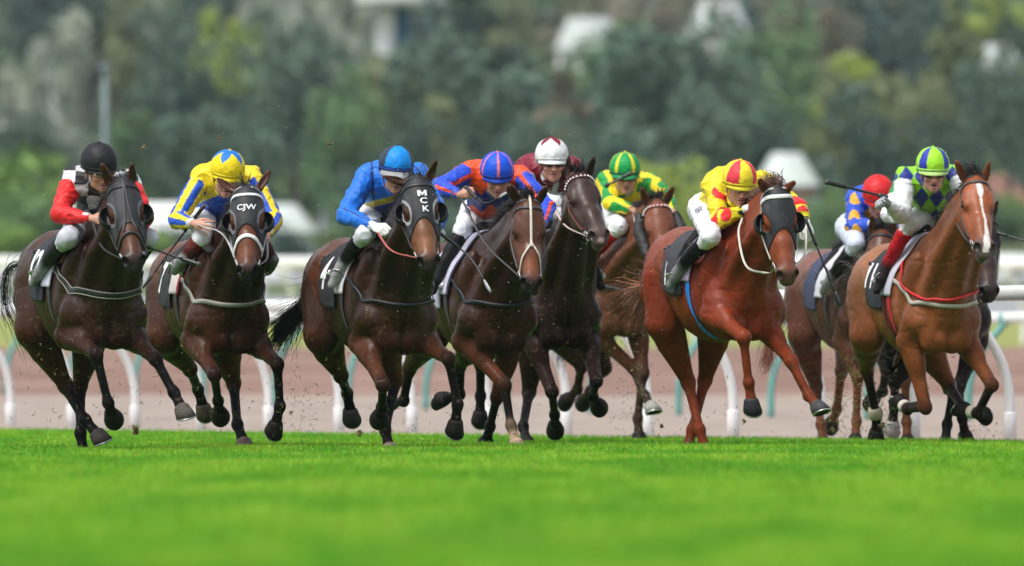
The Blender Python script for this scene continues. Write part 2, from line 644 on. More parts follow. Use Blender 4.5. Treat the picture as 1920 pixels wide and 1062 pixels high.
# one strip of turf up to the rail, the sand track beyond, then the rising infield
XE = 260.0
edge = lambda s: float(turf_edge(np.clip((abs(s) ** 2.2) * (1 if s > 0 else -1) * XE, -20, 18)))
strip('turf', 2.0, edge, M_TURF, n=30, xs=XE)
strip('sand_track', edge, 150.0, M_SAND, n=16, xs=XE)
strip('dirt_track', 150.0, 198.0, M_RED, xs=XE)
strip('infield_grass', 198.0, 262.0, M_GRASSY, xs=XE)
strip('path', 262.0, 300.0, M_PATH, xs=XE)
strip('hillside', 300.0, 4400.0, M_HILL, n=60, xs=2600)

# ------------------------------------------------------------------ turf blades
def make_grass():
    r = np.random.default_rng(11)
    n = 620000
    # density per square metre higher in the focused band
    d = np.where(r.random(n) < .42, r.uniform(26, 62, n), r.uniform(60, 101, n))
    x = r.uniform(-1, 1, n) * (.0475 * d + .8)
    ok = d < turf_edge(x) + .05
    d, x = d[ok], x[ok]
    n = len(d)
    pat = fbm(np.stack([x * .7, d * .25, np.zeros(n)], 1), 3)
    blo = fbm(np.stack([x * 4.5, d * .45, np.full(n, 9.)], 1), 2)
    h = r.uniform(.018, .038, n) * (1 + .35 * pat)
    near_edge = np.clip((turf_edge(x) - d) / 1.5, 0, 1)
    h *= 1 + .35 * (1 - near_edge) * r.random(n)
    tall = r.random(n) < .012
    h[tall] *= 1.7
    w = r.uniform(.0016, .0034, n) * np.clip(d / 70, .7, 1.2)
    a = r.uniform(0, 6.28, n)
    lean = r.uniform(0, .9, n) * h
    la = r.uniform(0, 6.28, n)
    b = np.stack([x, d - D0, np.zeros(n)], 1)
    dx = np.stack([np.cos(a) * w, np.sin(a) * w * .4, np.zeros(n)], 1)
    mid = b + np.stack([np.cos(la) * lean * .35, np.sin(la) * lean * .35, h * .62], 1)
    tip = b + np.stack([np.cos(la) * lean, np.sin(la) * lean, h], 1)
    V = np.stack([b - dx, b + dx, mid - dx * .75, mid + dx * .75, tip], 1).reshape(-1, 3)
    k = np.arange(n)[:, None] * 5
    F4 = k + np.array([[0, 1, 3, 2]]); F3 = k + np.array([[2, 3, 4]])
    c0 = np.array(srgb(98, 172, 28)); c1 = np.array(srgb(150, 204, 46)); c2 = np.array(srgb(66, 126, 28)); c3 = np.array(srgb(165, 165, 70))
    t = np.clip(.45 + .8 * pat + 1.0 * blo + r.normal(0, .25, n), 0, 1)[:, None]
    C = c0 * (1 - t) + c1 * t
    dk = (r.random(n) < .25)[:, None]; C = np.where(dk, C * .5 + c2 * .5, C)
    dry = (r.random(n) < .05 + .08 * (blo > .25))[:, None]; C = np.where(dry, c3, C)
    C = np.repeat(C, 5, 0)
    m = mat('grass_blade', use_attr=True, rough=.5, spec=.35)
    b_ = m.node_tree.nodes['Principled BSDF']
    # a little light passes through the blades
    nt = m.node_tree; N, L = nt.nodes, nt.links
    tr = N.new('ShaderNodeBsdfTranslucent'); mx = N.new('ShaderNodeMixShader'); mx.inputs[0].default_value = .35
    at = [q for q in N if q.type == 'ATTRIBUTE'][0]
    L.new(at.outputs['Color'], tr.inputs['Color'])
    L.new(b_.outputs[0], mx.inputs[1]); L.new(tr.outputs[0], mx.inputs[2])
    L.new(mx.outputs[0], N['Material Output'].inputs[0])
    o = obj('grass', V, [F4, F3], m, None, C, smooth=False)
    tag(o, 'short bright green racing turf in front of and under the horses', 'grass', kind='stuff')


make_grass()

# ------------------------------------------------------------------ running rails
M_PVC = mat('white_plastic', (.78, .79, .80), rough=.35, noise=.06, nscale=3)
M_TEAL = mat('teal_paint', (.10, .31, .28), rough=.5, noise=.1, nscale=4)
M_TEALP = mat('pale_teal_paint', (.22, .36, .35), rough=.5)


def rail_fence(name, line, x0, n, pitch, side, mat_post, mat_rail, label, post_r=.043, rail_h=1.06, rail_r=.055, base_boot=True, over=.42, group=None, ext=2, rise=1.0):
    """gooseneck posts along the line; line: x -> distance; side: +1/-1 which way the necks lean"""
    dl = line(1.0) - line(0.0)
    t = norm(A(1, dl, 0))
    p = norm(A(t[1], -t[0], 0)) * side
    pts = []
    x = x0
    for i in range(n):
        d = line(x)
        pts.append(A(x, d - D0, float(ground_z(d))))
        x += pitch * abs(t[0])
    R = root(name, pts[n // 2], label, 'running rail', group)
    prof = [(0, -.05), (0, .22), (.015, .40), (.065, .57), (.15, .72), (.25, .85), (.35, .95), (over, rail_h - .02)]
    for q in pts:
        mb = MB()
        P = curve_pts([q + p * a + A(0, 0, z) * rise for a, z in prof], 16)
        mb.tube(P, post_r, 12, up=t, flat=.8)
        if base_boot:
            mb.tube(np.array([q - A(0, 0, .05), q + A(0, 0, .20), q + A(0, 0, .21)]), [post_r * 1.12, post_r * 1.12, post_r], 12)
        c = q + p * over + A(0, 0, rail_h * rise - .035)
        mb.box(c, (.05, .12, .05), np.array([p, t, A(0, 0, 1)]), bevel=.008)
        mb.box(c + A(0, 0, .02), (.135, .05, .115), np.array([p, t, A(0, 0, 1)]), bevel=.01)
        po = mb.build('post', mat_post, R)
    mb = MB()
    q0 = pts[0] - (pts[1] - pts[0]) * ext; q1 = pts[-1] + (pts[1] - pts[0]) * ext
    m = 2 * n
    P = np.array([q0 + (q1 - q0) * i / m for i in range(m + 1)]) + p * over
    P[:, 2] = [float(ground_z(y + D0)) + rail_h * rise for y in P[:, 1]]
    mb.tube(P, rail_r, 14, flat=.7)
    mb.build('rail', mat_rail, R)
    return R


rail_fence('running_rail', rail_line, -5.25, 19, 1.86, 1, M_PVC, M_PVC, 'white plastic rail on curved gooseneck posts along the turf edge, just behind the horses')
teal_line = lambda X: 130.7 - 3.0 * X
rail_fence('running_rail', teal_line, -8.6, 17, 3.0, -1, M_TEAL, M_PVC, 'white rail on teal green curved posts standing across the sand track', post_r=.045, base_boot=False, over=.40)
far_line = lambda X: 214.0 - 1.5 * X
rail_fence('running_rail', far_line, -15.5, 18, 3.4, 1, M_PVC, M_PVC, 'far white running rail on white posts beside the yellow green infield grass', post_r=.06, rail_r=.12, base_boot=False, over=.3, rise=1.35)


def hoarding(x0, x1, d, z0, z1, label, n=8, dark=True):
    """white rail-side boards on short posts with grey panels between their rails"""
    c = A((x0 + x1) / 2, d - D0, float(ground_z(d)))
    R = root('barrier_fence', c, label, 'barrier fence', 'white barrier fences far behind the rails')
    g = c[2]
    w = (x1 - x0) / n
    r = np.random.default_rng(int(d))
    for i in range(n):
        mb = MB(); mb.box(A(x0 + w * (i + .5), d - D0, (z0 + z1) / 2), (w * .94, .05, (z1 - z0) * .98), bevel=.01)
        pn = mb.build('panel', M_PVC, R)
        if dark:
            mb = MB()
            mb.box(A(x0 + w * (i + r.uniform(.25, .75)), d - D0 - .04, z0 + (z1 - z0) * .42), (w * r.uniform(.2, .45), .02, (z1 - z0) * r.uniform(.15, .3)), bevel=.004)
            mb.build('plate', mat('grey_plate', (.16, .17, .17), rough=.7), pn)
    for i in range(n + 1):
        mb = MB(); mb.box(A(x0 + w * i, d - D0, (g + z1) / 2), (.09, .09, z1 - g), bevel=.01)
        mb.build('post', M_PVC, R)


def zpy(py, d):
    return HC + (700 - py) * d / FPX


hoarding(-16, -4.6, 285, zpy(531, 285), zpy(482, 285), 'white barrier boards with grey plates behind the left-hand horses', 7)
hoarding(-3.9, 4.6, 292, zpy(528, 292), zpy(486, 292), 'white barrier boards with grey plates seen between the horses at centre', 6)
hoarding(5.2, 16, 280, zpy(530, 280), zpy(476, 280), 'white barrier boards with grey plates behind the rightmost horse', 7)

# ------------------------------------------------------------------ buildings
M_ROOFW = mat('pale_roof', (.52, .58, .55), rough=.7, noise=.15, nscale=1.5)
M_ROOFL = mat('bright_roof', (.80, .83, .80), rough=.7, noise=.1, nscale=1.5)
M_WALLW = mat('white_wall', (.66, .66, .62), rough=.8, noise=.1, nscale=1)
M_BRICK = mat('brick_wall', (.42, .16, .10), rough=.85, noise=.2, nscale=2)
M_GLASS = mat('window_glass', (.02, .07, .12), rough=.1, spec=.8)
M_BEAM = mat('sky_tint_glass', (.02, .13, .24), rough=.5, spec=.3)


def house(px0, px1, py_eave, py_ridge, d, label, wall, roofm, cat='house', hip=.25, depth=6.0, base_drop=3.0):
    s = FPX / d
    x0, x1 = (px0 - 960) / s, (px1 - 960) / s
    ze, zr = zpy(py_eave, d), zpy(py_ridge, d)
    g = float(ground_z(d)) - .5
    y0 = d - D0
    R = root(cat.replace(' ', '_'), A((x0 + x1) / 2, y0 + depth / 2, g), label, cat, 'buildings on the hillside')
    inset = .25
    mb = MB()
    mb.box(A((x0 + x1) / 2, y0 + depth / 2, (g + ze) / 2), (x1 - x0 - 2 * inset, depth - 2 * inset, ze - g))
    mb.build('wall', wall, R)
    hx_ = (x1 - x0) * hip
    V = [A(x0, y0, ze), A(x1, y0, ze), A(x1, y0 + depth, ze), A(x0, y0 + depth, ze), A(x0 + hx_, y0 + depth / 2, zr), A(x1 - hx_, y0 + depth / 2, zr),
         A(x0, y0, ze + .12), A(x1, y0, ze + .12), A(x1, y0 + depth, ze + .12), A(x0, y0 + depth, ze + .12)]
    F4 = [[6, 7, 5, 4], [8, 9, 4, 5], [0, 1, 7, 6], [1, 2, 8, 7], [2, 3, 9, 8], [3, 0, 6, 9], [3, 2, 1, 0]]
    F3 = [[7, 8, 5], [9, 6, 4]]
    obj('roof', np.array(V), [np.array(F4), np.array(F3)], roofm, R, smooth=False)
    for k in (.2, .5, .8):
        mb = MB()
        xx = x0 + (x1 - x0) * k
        mb.box(A(xx, y0 + inset, ze - .9), (.9, .12, 1.1), bevel=.02)
        w = mb.build('window', mat('window_frame', (.7, .7, .7)), R)
        mb = MB(); mb.box(A(xx, y0 + inset - .07, ze - .9), (.76, .02, .96))
        mb.build('pane', M_GLASS, w)


mat('grey_roof', (.42, .46, .45), rough=.8)
house(228, 425, 440, 378, 400, 'long low pale roofed building behind the two leftmost horses', M_WALLW, M_ROOFL, hip=.10)
house(455, 592, 440, 380, 405, 'pale gabled building between the second and third horses', M_WALLW, M_ROOFW, hip=.3)
house(588, 640, 440, 398, 410, 'small dark roofed brick red hut left of the horse with white letters', M_BRICK, mat('dark_roof', (.10, .11, .13), rough=.7), hip=.3, depth=4)
house(1418, 1538, 352, 284, 425, 'pale green roofed house with brick wall above the chestnut horse', M_BRICK, M_ROOFW, hip=.28)
house(1825, 1945, 392, 325, 540, 'brick red house at the right edge behind the leading horse', M_BRICK, mat('rust_roof', (.30, .14, .10), rough=.8), hip=.3)
house(1040, 1170, 95, 30, 860, 'small pale house high on the hill above the maroon jockey', M_WALLW, mat('grey_roof'), hip=.2, depth=8)
house(1290, 1405, 62, -6, 860, 'white house at the top of the hill above the chestnut horse', M_WALLW, mat('grey_roof'), hip=.2, depth=8)
house(1840, 1912, 118, 80, 860, 'tiny white house high at the right among dark trees', M_WALLW, mat('grey_roof'), hip=.2, depth=8)

# tall white canopy building at the top
d_ = 640.0; s_ = FPX / d_
R = root('building', A((735 - 960) / s_, d_ - D0, float(ground_z(d_))), 'tall white and glass building with overhanging flat roof at the top left of centre', 'building', 'buildings on the hillside')
g_ = float(ground_z(d_)) - .5
mb = MB(); mb.box(A((722 - 960) / s_, d_ - D0 + 2, (g_ + zpy(12, d_)) / 2), (36 / s_, 4, zpy(12, d_) - g_), bevel=.05); mb.build('wall', mat('bright_wall', (.80, .81, .82), rough=.7), R)
mb = MB(); mb.box(A((752 - 960) / s_, d_ - D0 + 2.2, (g_ + zpy(12, d_)) / 2), (26 / s_, 3.5, zpy(12, d_) - g_)); mb.build('window', M_BEAM, R)
mb = MB(); mb.box(A((732 - 960) / s_, d_ - D0 + 1.5, zpy(-4, d_)), (130 / s_, 8, 30 / s_), bevel=.1); mb.build('roof', mat('bright_wall'), R)

# lamp post
d_ = 300.0; s_ = FPX / d_
x_ = (197 - 960) / s_
R = root('lamp_post', A(x_, d_ - D0, float(ground_z(d_))), 'slim pale grey lamp post above the leftmost jockey', 'lamp post')
mb = MB(); g_ = float(ground_z(d_))
mb.tube(np.array([[x_, d_ - D0, g_], [x_, d_ - D0, (g_ + zpy(130, d_)) / 2], [x_, d_ - D0, zpy(130, d_)]]), [.09, .08, .07], 12)
mb.build('pole', mat('galvanised', (.18, .23, .24), rough=.5, metal=.3), R)
mb = MB(); mb.box(A(x_, d_ - D0, zpy(127, d_)), (.34, .3, .14), bevel=.04); mb.build('lamp_head', mat('galvanised'), R)

# ------------------------------------------------------------------ trees
M_LEAF = mat('foliage', use_attr=True, rough=.65, spec=.25)
M_BARK = mat('bark', use_attr=True, rough=.85, noise=.3, nscale=3)


def crown_mesh(name, kind, seed, c_lo, c_hi, n=2600):
    """unit crown: radius about 1, centre at height 0; clumps of leaf faces"""
    r = np.random.default_rng(seed)
    if kind == 'round': lob = [(r.normal(0, .42, 3) * A(1, 1, .75), r.uniform(.30, .52)) for _ in range(15)]
    elif kind == 'tall': lob = [(A(r.normal(0, .22), r.normal(0, .22), r.uniform(-1.15, 1.25)), r.uniform(.22, .40)) for _ in range(17)]
    elif kind == 'cone': 
        lob = []
        for _ in range(22):
            z = r.uniform(-1.1, 1.4); w = (1.5 - z) / 2.6
            lob.append((A(r.normal(0, .4) * w, r.normal(0, .4) * w, z), .12 + .30 * w))
    else: lob = [(A(r.normal(0, .6), r.normal(0, .6), r.uniform(-.5, .7)), r.uniform(.20, .36)) for _ in range(15)]
    P = []; S = []; T = []
    per = n // len(lob)
    for c, rad in lob:
        v = norm(r.normal(0, 1, (per, 3)))
        q = c + v * rad * (r.uniform(.45, 1.05, per) ** .6)[:, None]
        P.append(q); S.append(np.full(per, rad))
        T.append(np.full(per, r.uniform(-.25, .25)) + r.normal(0, .13, per) + .12 * v[:, 2])  # leaf tone rises towards each clump's top, light from above painted in
    P = np.vstack(P); T = np.concatenate(T)
    m = len(P)
    a = norm(r.normal(0, 1, (m, 3))); b = norm(np.cross(a, norm(r.normal(0, 1, (m, 3)))))
    s = r.uniform(.045, .085, m)[:, None]
    V = np.stack([P - a * s, P + b * s * .6, P + a * s, P - b * s * .6], 1).reshape(-1, 3)
    F = np.arange(m)[:, None] * 4 + np.arange(4)[None]
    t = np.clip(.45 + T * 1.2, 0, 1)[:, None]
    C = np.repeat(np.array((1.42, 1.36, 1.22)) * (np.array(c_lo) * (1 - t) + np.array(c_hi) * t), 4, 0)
    return make_mesh(name, V, F, M_LEAF, C, smooth=False)


PAL = {  # leaf colours lightened to carry part of the distance haze
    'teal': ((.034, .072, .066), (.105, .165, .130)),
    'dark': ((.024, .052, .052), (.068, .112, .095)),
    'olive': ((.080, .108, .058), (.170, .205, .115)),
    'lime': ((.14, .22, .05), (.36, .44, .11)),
    'grey': ((.14, .175, .155), (.36, .40, .36)),  # grey leaves brightened to stand in for pale gaps of sky and houses
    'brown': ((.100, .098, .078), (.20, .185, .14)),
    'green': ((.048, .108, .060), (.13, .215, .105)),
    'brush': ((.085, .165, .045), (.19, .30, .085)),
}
CROWNS = {}
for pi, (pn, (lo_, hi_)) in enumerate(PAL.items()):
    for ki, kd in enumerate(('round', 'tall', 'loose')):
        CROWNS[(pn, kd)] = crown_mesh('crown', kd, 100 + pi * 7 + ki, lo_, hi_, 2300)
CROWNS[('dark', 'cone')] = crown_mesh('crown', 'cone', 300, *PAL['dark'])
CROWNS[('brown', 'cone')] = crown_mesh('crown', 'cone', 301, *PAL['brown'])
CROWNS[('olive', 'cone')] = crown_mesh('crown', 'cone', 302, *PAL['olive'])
TRUNKS = {}


def trunk_mesh(pale, seed):
    r = np.random.default_rng(seed)
    mb = MB()
    c = (.42, .42, .40) if pale else (.07, .06, .05)
    P = curve_pts([A(0, 0, 0), A(r.normal(0, .03), r.normal(0, .03), .35), A(r.normal(0, .06), 0, .7), A(r.normal(0, .08), 0, 1.0)], 10)
    mb.tube(P, np.linspace(.035, .014, 10), 8, col=c)
    for k in range(5):
        t = r.uniform(.4, .85); i = int(t * 9)
        d = norm(A(r.normal(), r.normal(), .9)) * r.uniform(.18, .3)
        mb.tube(curve_pts([P[i], P[i] + d * .5, P[i] + d + A(0, 0, .03)], 6), np.linspace(.013, .005, 6), 6, col=c)
    V = np.vstack(mb.V)
    return make_mesh('trunk', V, [np.vstack(mb.F4), np.vstack(mb.F3)], M_BARK, np.vstack(mb.C))


for pale in (0, 1):
    for k in range(3):
        TRUNKS[(pale, k)] = trunk_mesh(pale, 40 + pale * 5 + k)
ADJ = dict(teal='blue green', dark='dark', olive='olive', lime='yellow green', grey='silvery grey', brown='brownish', green='mid green', brush='bright green')
KADJ = dict(round='rounded', tall='tall narrow', loose='loose open', cone='pointed')


def tree(px, py_mid, w_px, h_px, d, pal, kind, pale=0, label=None, shrub=False):
    s = FPX / d
    x = (px - 960) / s; z = zpy(py_mid, d)
    g = float(ground_z(d))
    rx = w_px / 2 / s; rz = h_px / 2 / s
    kz = {'round': .85, 'tall': 1.35, 'loose': .85, 'cone': 1.35}[kind]
    kx = {'round': .95, 'tall': .55, 'loose': 1.1, 'cone': .62}[kind]
    c = A(x, d - D0, z)
    nm = 'shrub' if shrub else 'tree'
    R = root(nm, A(x, d - D0, g), label or 'tree', 'bush' if shrub else 'tree', 'bushes at the foot of the hill' if shrub else 'trees covering the hillside')
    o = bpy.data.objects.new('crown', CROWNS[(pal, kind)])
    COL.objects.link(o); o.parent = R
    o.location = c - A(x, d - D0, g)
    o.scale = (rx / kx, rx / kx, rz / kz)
    o.rotation_euler = (0, 0, random.uniform(0, 6.28))
    o = bpy.data.objects.new('trunk', TRUNKS[(pale, random.randrange(3))])
    COL.objects.link(o); o.parent = R
    H_ = max(z - g + rz * .5, 1.0)
    wscale = min(H_, 7) * (.5 if shrub else 1.0)
    o.location = (0, 0, -.1)
    o.scale = (wscale, wscale, H_)
    return R


def place_word(px, py):
    h = 'far left' if px < 240 else 'left' if px < 640 else 'centre left' if px < 900 else 'centre' if px < 1150 else 'centre right' if px < 1450 else 'right' if px < 1750 else 'far right'
    return h


RANK = {}
TREES = []
# hand placed masses: (px, py, w, h, d, palette, kind, pale trunk)
TREES += [
    (20, 250, 170, 330, 560, 'grey', 'loose', 0), (60, 60, 240, 260, 820, 'dark', 'round', 0), (130, 190, 90, 330, 600, 'grey', 'tall', 1), (165, 95, 110, 190, 640, 'dark', 'loose', 0),
    (90, 400, 330, 230, 430, 'brush', 'round', 0), (40, 300, 160, 120, 470, 'dark', 'round', 0), (235, 90, 150, 260, 640, 'olive', 'loose', 0), (305, 20, 60, 260, 700, 'grey', 'tall', 1),
    (330, 260, 250, 260, 560, 'dark', 'round', 0), (380, 120, 150, 200, 640, 'lime', 'loose', 0), (315, 110, 120, 180, 610, 'teal', 'round', 0), (250, 300, 120, 170, 500, 'green', 'tall', 0),
    (430, 60, 200, 230, 760, 'dark', 'round', 0), (500, 30, 130, 200, 700, 'grey', 'loose', 1), (490, 140, 120, 160, 610, 'lime', 'loose', 0), (560, 210, 250, 330, 540, 'teal', 'round', 0),
    (430, 330, 240, 220, 480, 'teal', 'round', 0), (590, 60, 160, 230, 650, 'grey', 'loose', 1), (640, 150, 110, 220, 600, 'grey', 'loose', 1), (660, 300, 180, 260, 500, 'green', 'round', 0),
    (735, 205, 210, 220, 570, 'olive', 'round', 0), (700, 420, 180, 150, 420, 'dark', 'round', 0), (870, 110, 250, 330, 620, 'dark', 'cone', 0), (900, 240, 330, 300, 540, 'teal', 'round', 0),
    (820, 300, 90, 230, 480, 'olive', 'tall', 0), (760, 340, 140, 180, 470, 'dark', 'round', 0), (960, 60, 180, 200, 800, 'olive', 'loose', 0), (1060, 250, 150, 210, 480, 'brown', 'cone', 0),
    (1000, 330, 200, 200, 460, 'teal', 'round', 0), (1090, 210, 250, 220, 800, 'teal', 'loose', 0), (1225, 60, 130, 200, 850, 'brown', 'loose', 0), (1260, 200, 400, 280, 540, 'teal', 'round', 0),
    (1210, 150, 300, 170, 640, 'green', 'round', 0), (1180, 330, 260, 200, 470, 'teal', 'round', 0), (1330, 150, 200, 160, 760, 'brown', 'round', 0), (1430, 180, 260, 260, 580, 'green', 'round', 0),
    (1360, 290, 240, 220, 480, 'teal', 'round', 0), (1480, 90, 180, 220, 760, 'brown', 'loose', 0), (1570, 140, 90, 260, 600, 'brown', 'tall', 0), (1600, 190, 130, 200, 560, 'lime', 'tall', 0),
    (1580, 280, 130, 260, 480, 'olive', 'tall', 0), (1680, 110, 260, 300, 700, 'dark', 'round', 0), (1790, 180, 140, 330, 520, 'olive', 'cone', 0), (1700, 240, 180, 220, 520, 'olive', 'round', 0),
    (1640, 330, 220, 220, 470, 'dark', 'round', 0), (1770, 60, 150, 200, 760, 'dark', 'round', 0), (1890, 250, 180, 260, 500, 'teal', 'round', 0), (1800, 330, 160, 160, 440, 'dark', 'round', 0),
    (1870, 30, 130, 110, 700, 'lime', 'loose', 0), (1740, 60, 120, 160, 800, 'grey', 'loose', 0),
]
r_ = np.random.default_rng(23)
pals = ['teal', 'dark', 'green', 'olive', 'teal', 'dark', 'brown', 'grey']
# far rows closing the gaps
for i in range(34):
    px = -40 + i * 61 + r_.uniform(-20, 20)
    if 690 < px < 780: continue
    TREES.append((px, r_.uniform(70, 130), r_.uniform(170, 260), r_.uniform(190, 280), r_.uniform(880, 1050), pals[r_.integers(8)], ['round', 'tall', 'loose'][r_.integers(3)], int(r_.random() < .25)))
for i in range(30):
    px = -40 + i * 69 + r_.uniform(-20, 20)
    TREES.append((px, r_.uniform(210, 290), r_.uniform(190, 260), r_.uniform(200, 260), r_.uniform(660, 780), pals[r_.integers(6)], ['round', 'tall', 'loose'][r_.integers(3)], 0))
for i in range(26):
    px = -40 + i * 80 + r_.uniform(-20, 20)
    TREES.append((px, r_.uniform(370, 410), r_.uniform(170, 250), r_.uniform(150, 200), r_.uniform(545, 600), pals[r_.integers(3)], 'round', 0))
SHR = [(20, 455, 110, 70, 'brush'), (110, 430, 200, 110, 'green'), (250, 470, 130, 60, 'brush'), (330, 470, 150, 80, 'dark'), (540, 470, 110, 70, 'dark'), (450, 480, 110, 60, 'green'),
       (700, 450, 160, 120, 'green'), (860, 450, 150, 110, 'teal'), (1010, 460, 150, 90, 'dark'), (1130, 450, 150, 100, 'green'), (1250, 360, 150, 170, 'lime'), (1290, 430, 170, 150, 'brush'),
       (1410, 440, 150, 110, 'brush'), (1480, 435, 130, 90, 'green'), (1555, 430, 120, 120, 'green'), (1580, 395, 60, 70, 'brush'), (1640, 450, 140, 90, 'teal'), (1780, 440, 150, 100, 'dark'), (1900, 435, 140, 110, 'green'), (1880, 400, 90, 70, 'brush')]
i_sh = 0
ALLT = [(t, False) for t in TREES] + [((px, py, w, h, 315 + 7 * k, pal, 'round', 0), True) for k, (px, py, w, h, pal) in enumerate(SHR)]
cnt = {}
lines_ = []
for t, sh in ALLT:
    key = (sh, t[5], t[6])
    cnt.setdefault(key, []).append(t)
for key in cnt: cnt[key].sort(key=lambda t: t[0])
ORD = ['leftmost', 'second from the left', 'third from the left', 'fourth from the left', 'fifth from the left', 'sixth from the left', 'seventh from the left', 'eighth from the left', 'ninth from the left', 'tenth from the left'] + ['%dth from the left' % k for k in range(11, 60)]
for t, sh in ALLT:
    key = (sh, t[5], t[6])
    k = cnt[key].index(t)
    nm = 'bush' if sh else 'tree'
    n_ = len(cnt[key])
    if n_ == 1: lb = 'the only %s %s %s on the hillside' % (ADJ[t[5]], KADJ[t[6]], nm)
    else: lb = '%s of the %s %s %ss on the hill' % (ORD[k], ADJ[t[5]], KADJ[t[6]], nm)
    if t[7]: lb = lb.replace(' on the hill', ', pale trunked')
    px, py, w, h, d, pal, kind, pale = t
    # keep the gap in front of the tall white building
    if 690 < px < 790 and py - h / 2 < 90 and d < 640: py = 92 + h / 2
    tree(px, py, w, h, d, pal, kind, pale, lb, sh)
# ------------------------------------------------------------------ horses
BAYDARK = dict(base=(.050, .019, .010), point=(.010, .007, .007), face=(.105, .036, .017), muzzle=(.022, .018, .018), mane=(.010, .008, .008))
PART_TORSO, PART_NECK, PART_HEAD, PART_EAR, PART_LEG = 1, 2, 3, 4, 5


class Horse:
    pass


def reach(P, px, py, L, sgn):
    """point on the pixel ray (px,py) at distance L from P; sgn -1 nearer the camera, +1 farther, 0 same depth"""
    q = PX(px, py, P[1])
    d = np.linalg.norm(q - P)
    if abs(sgn) < .01: return q
    dy = math.sqrt(max(L * L - d * d, 0.0)) * abs(sgn)
    dy = max(dy, .02)
    return PX(px, py, P[1] + math.copysign(dy, sgn))


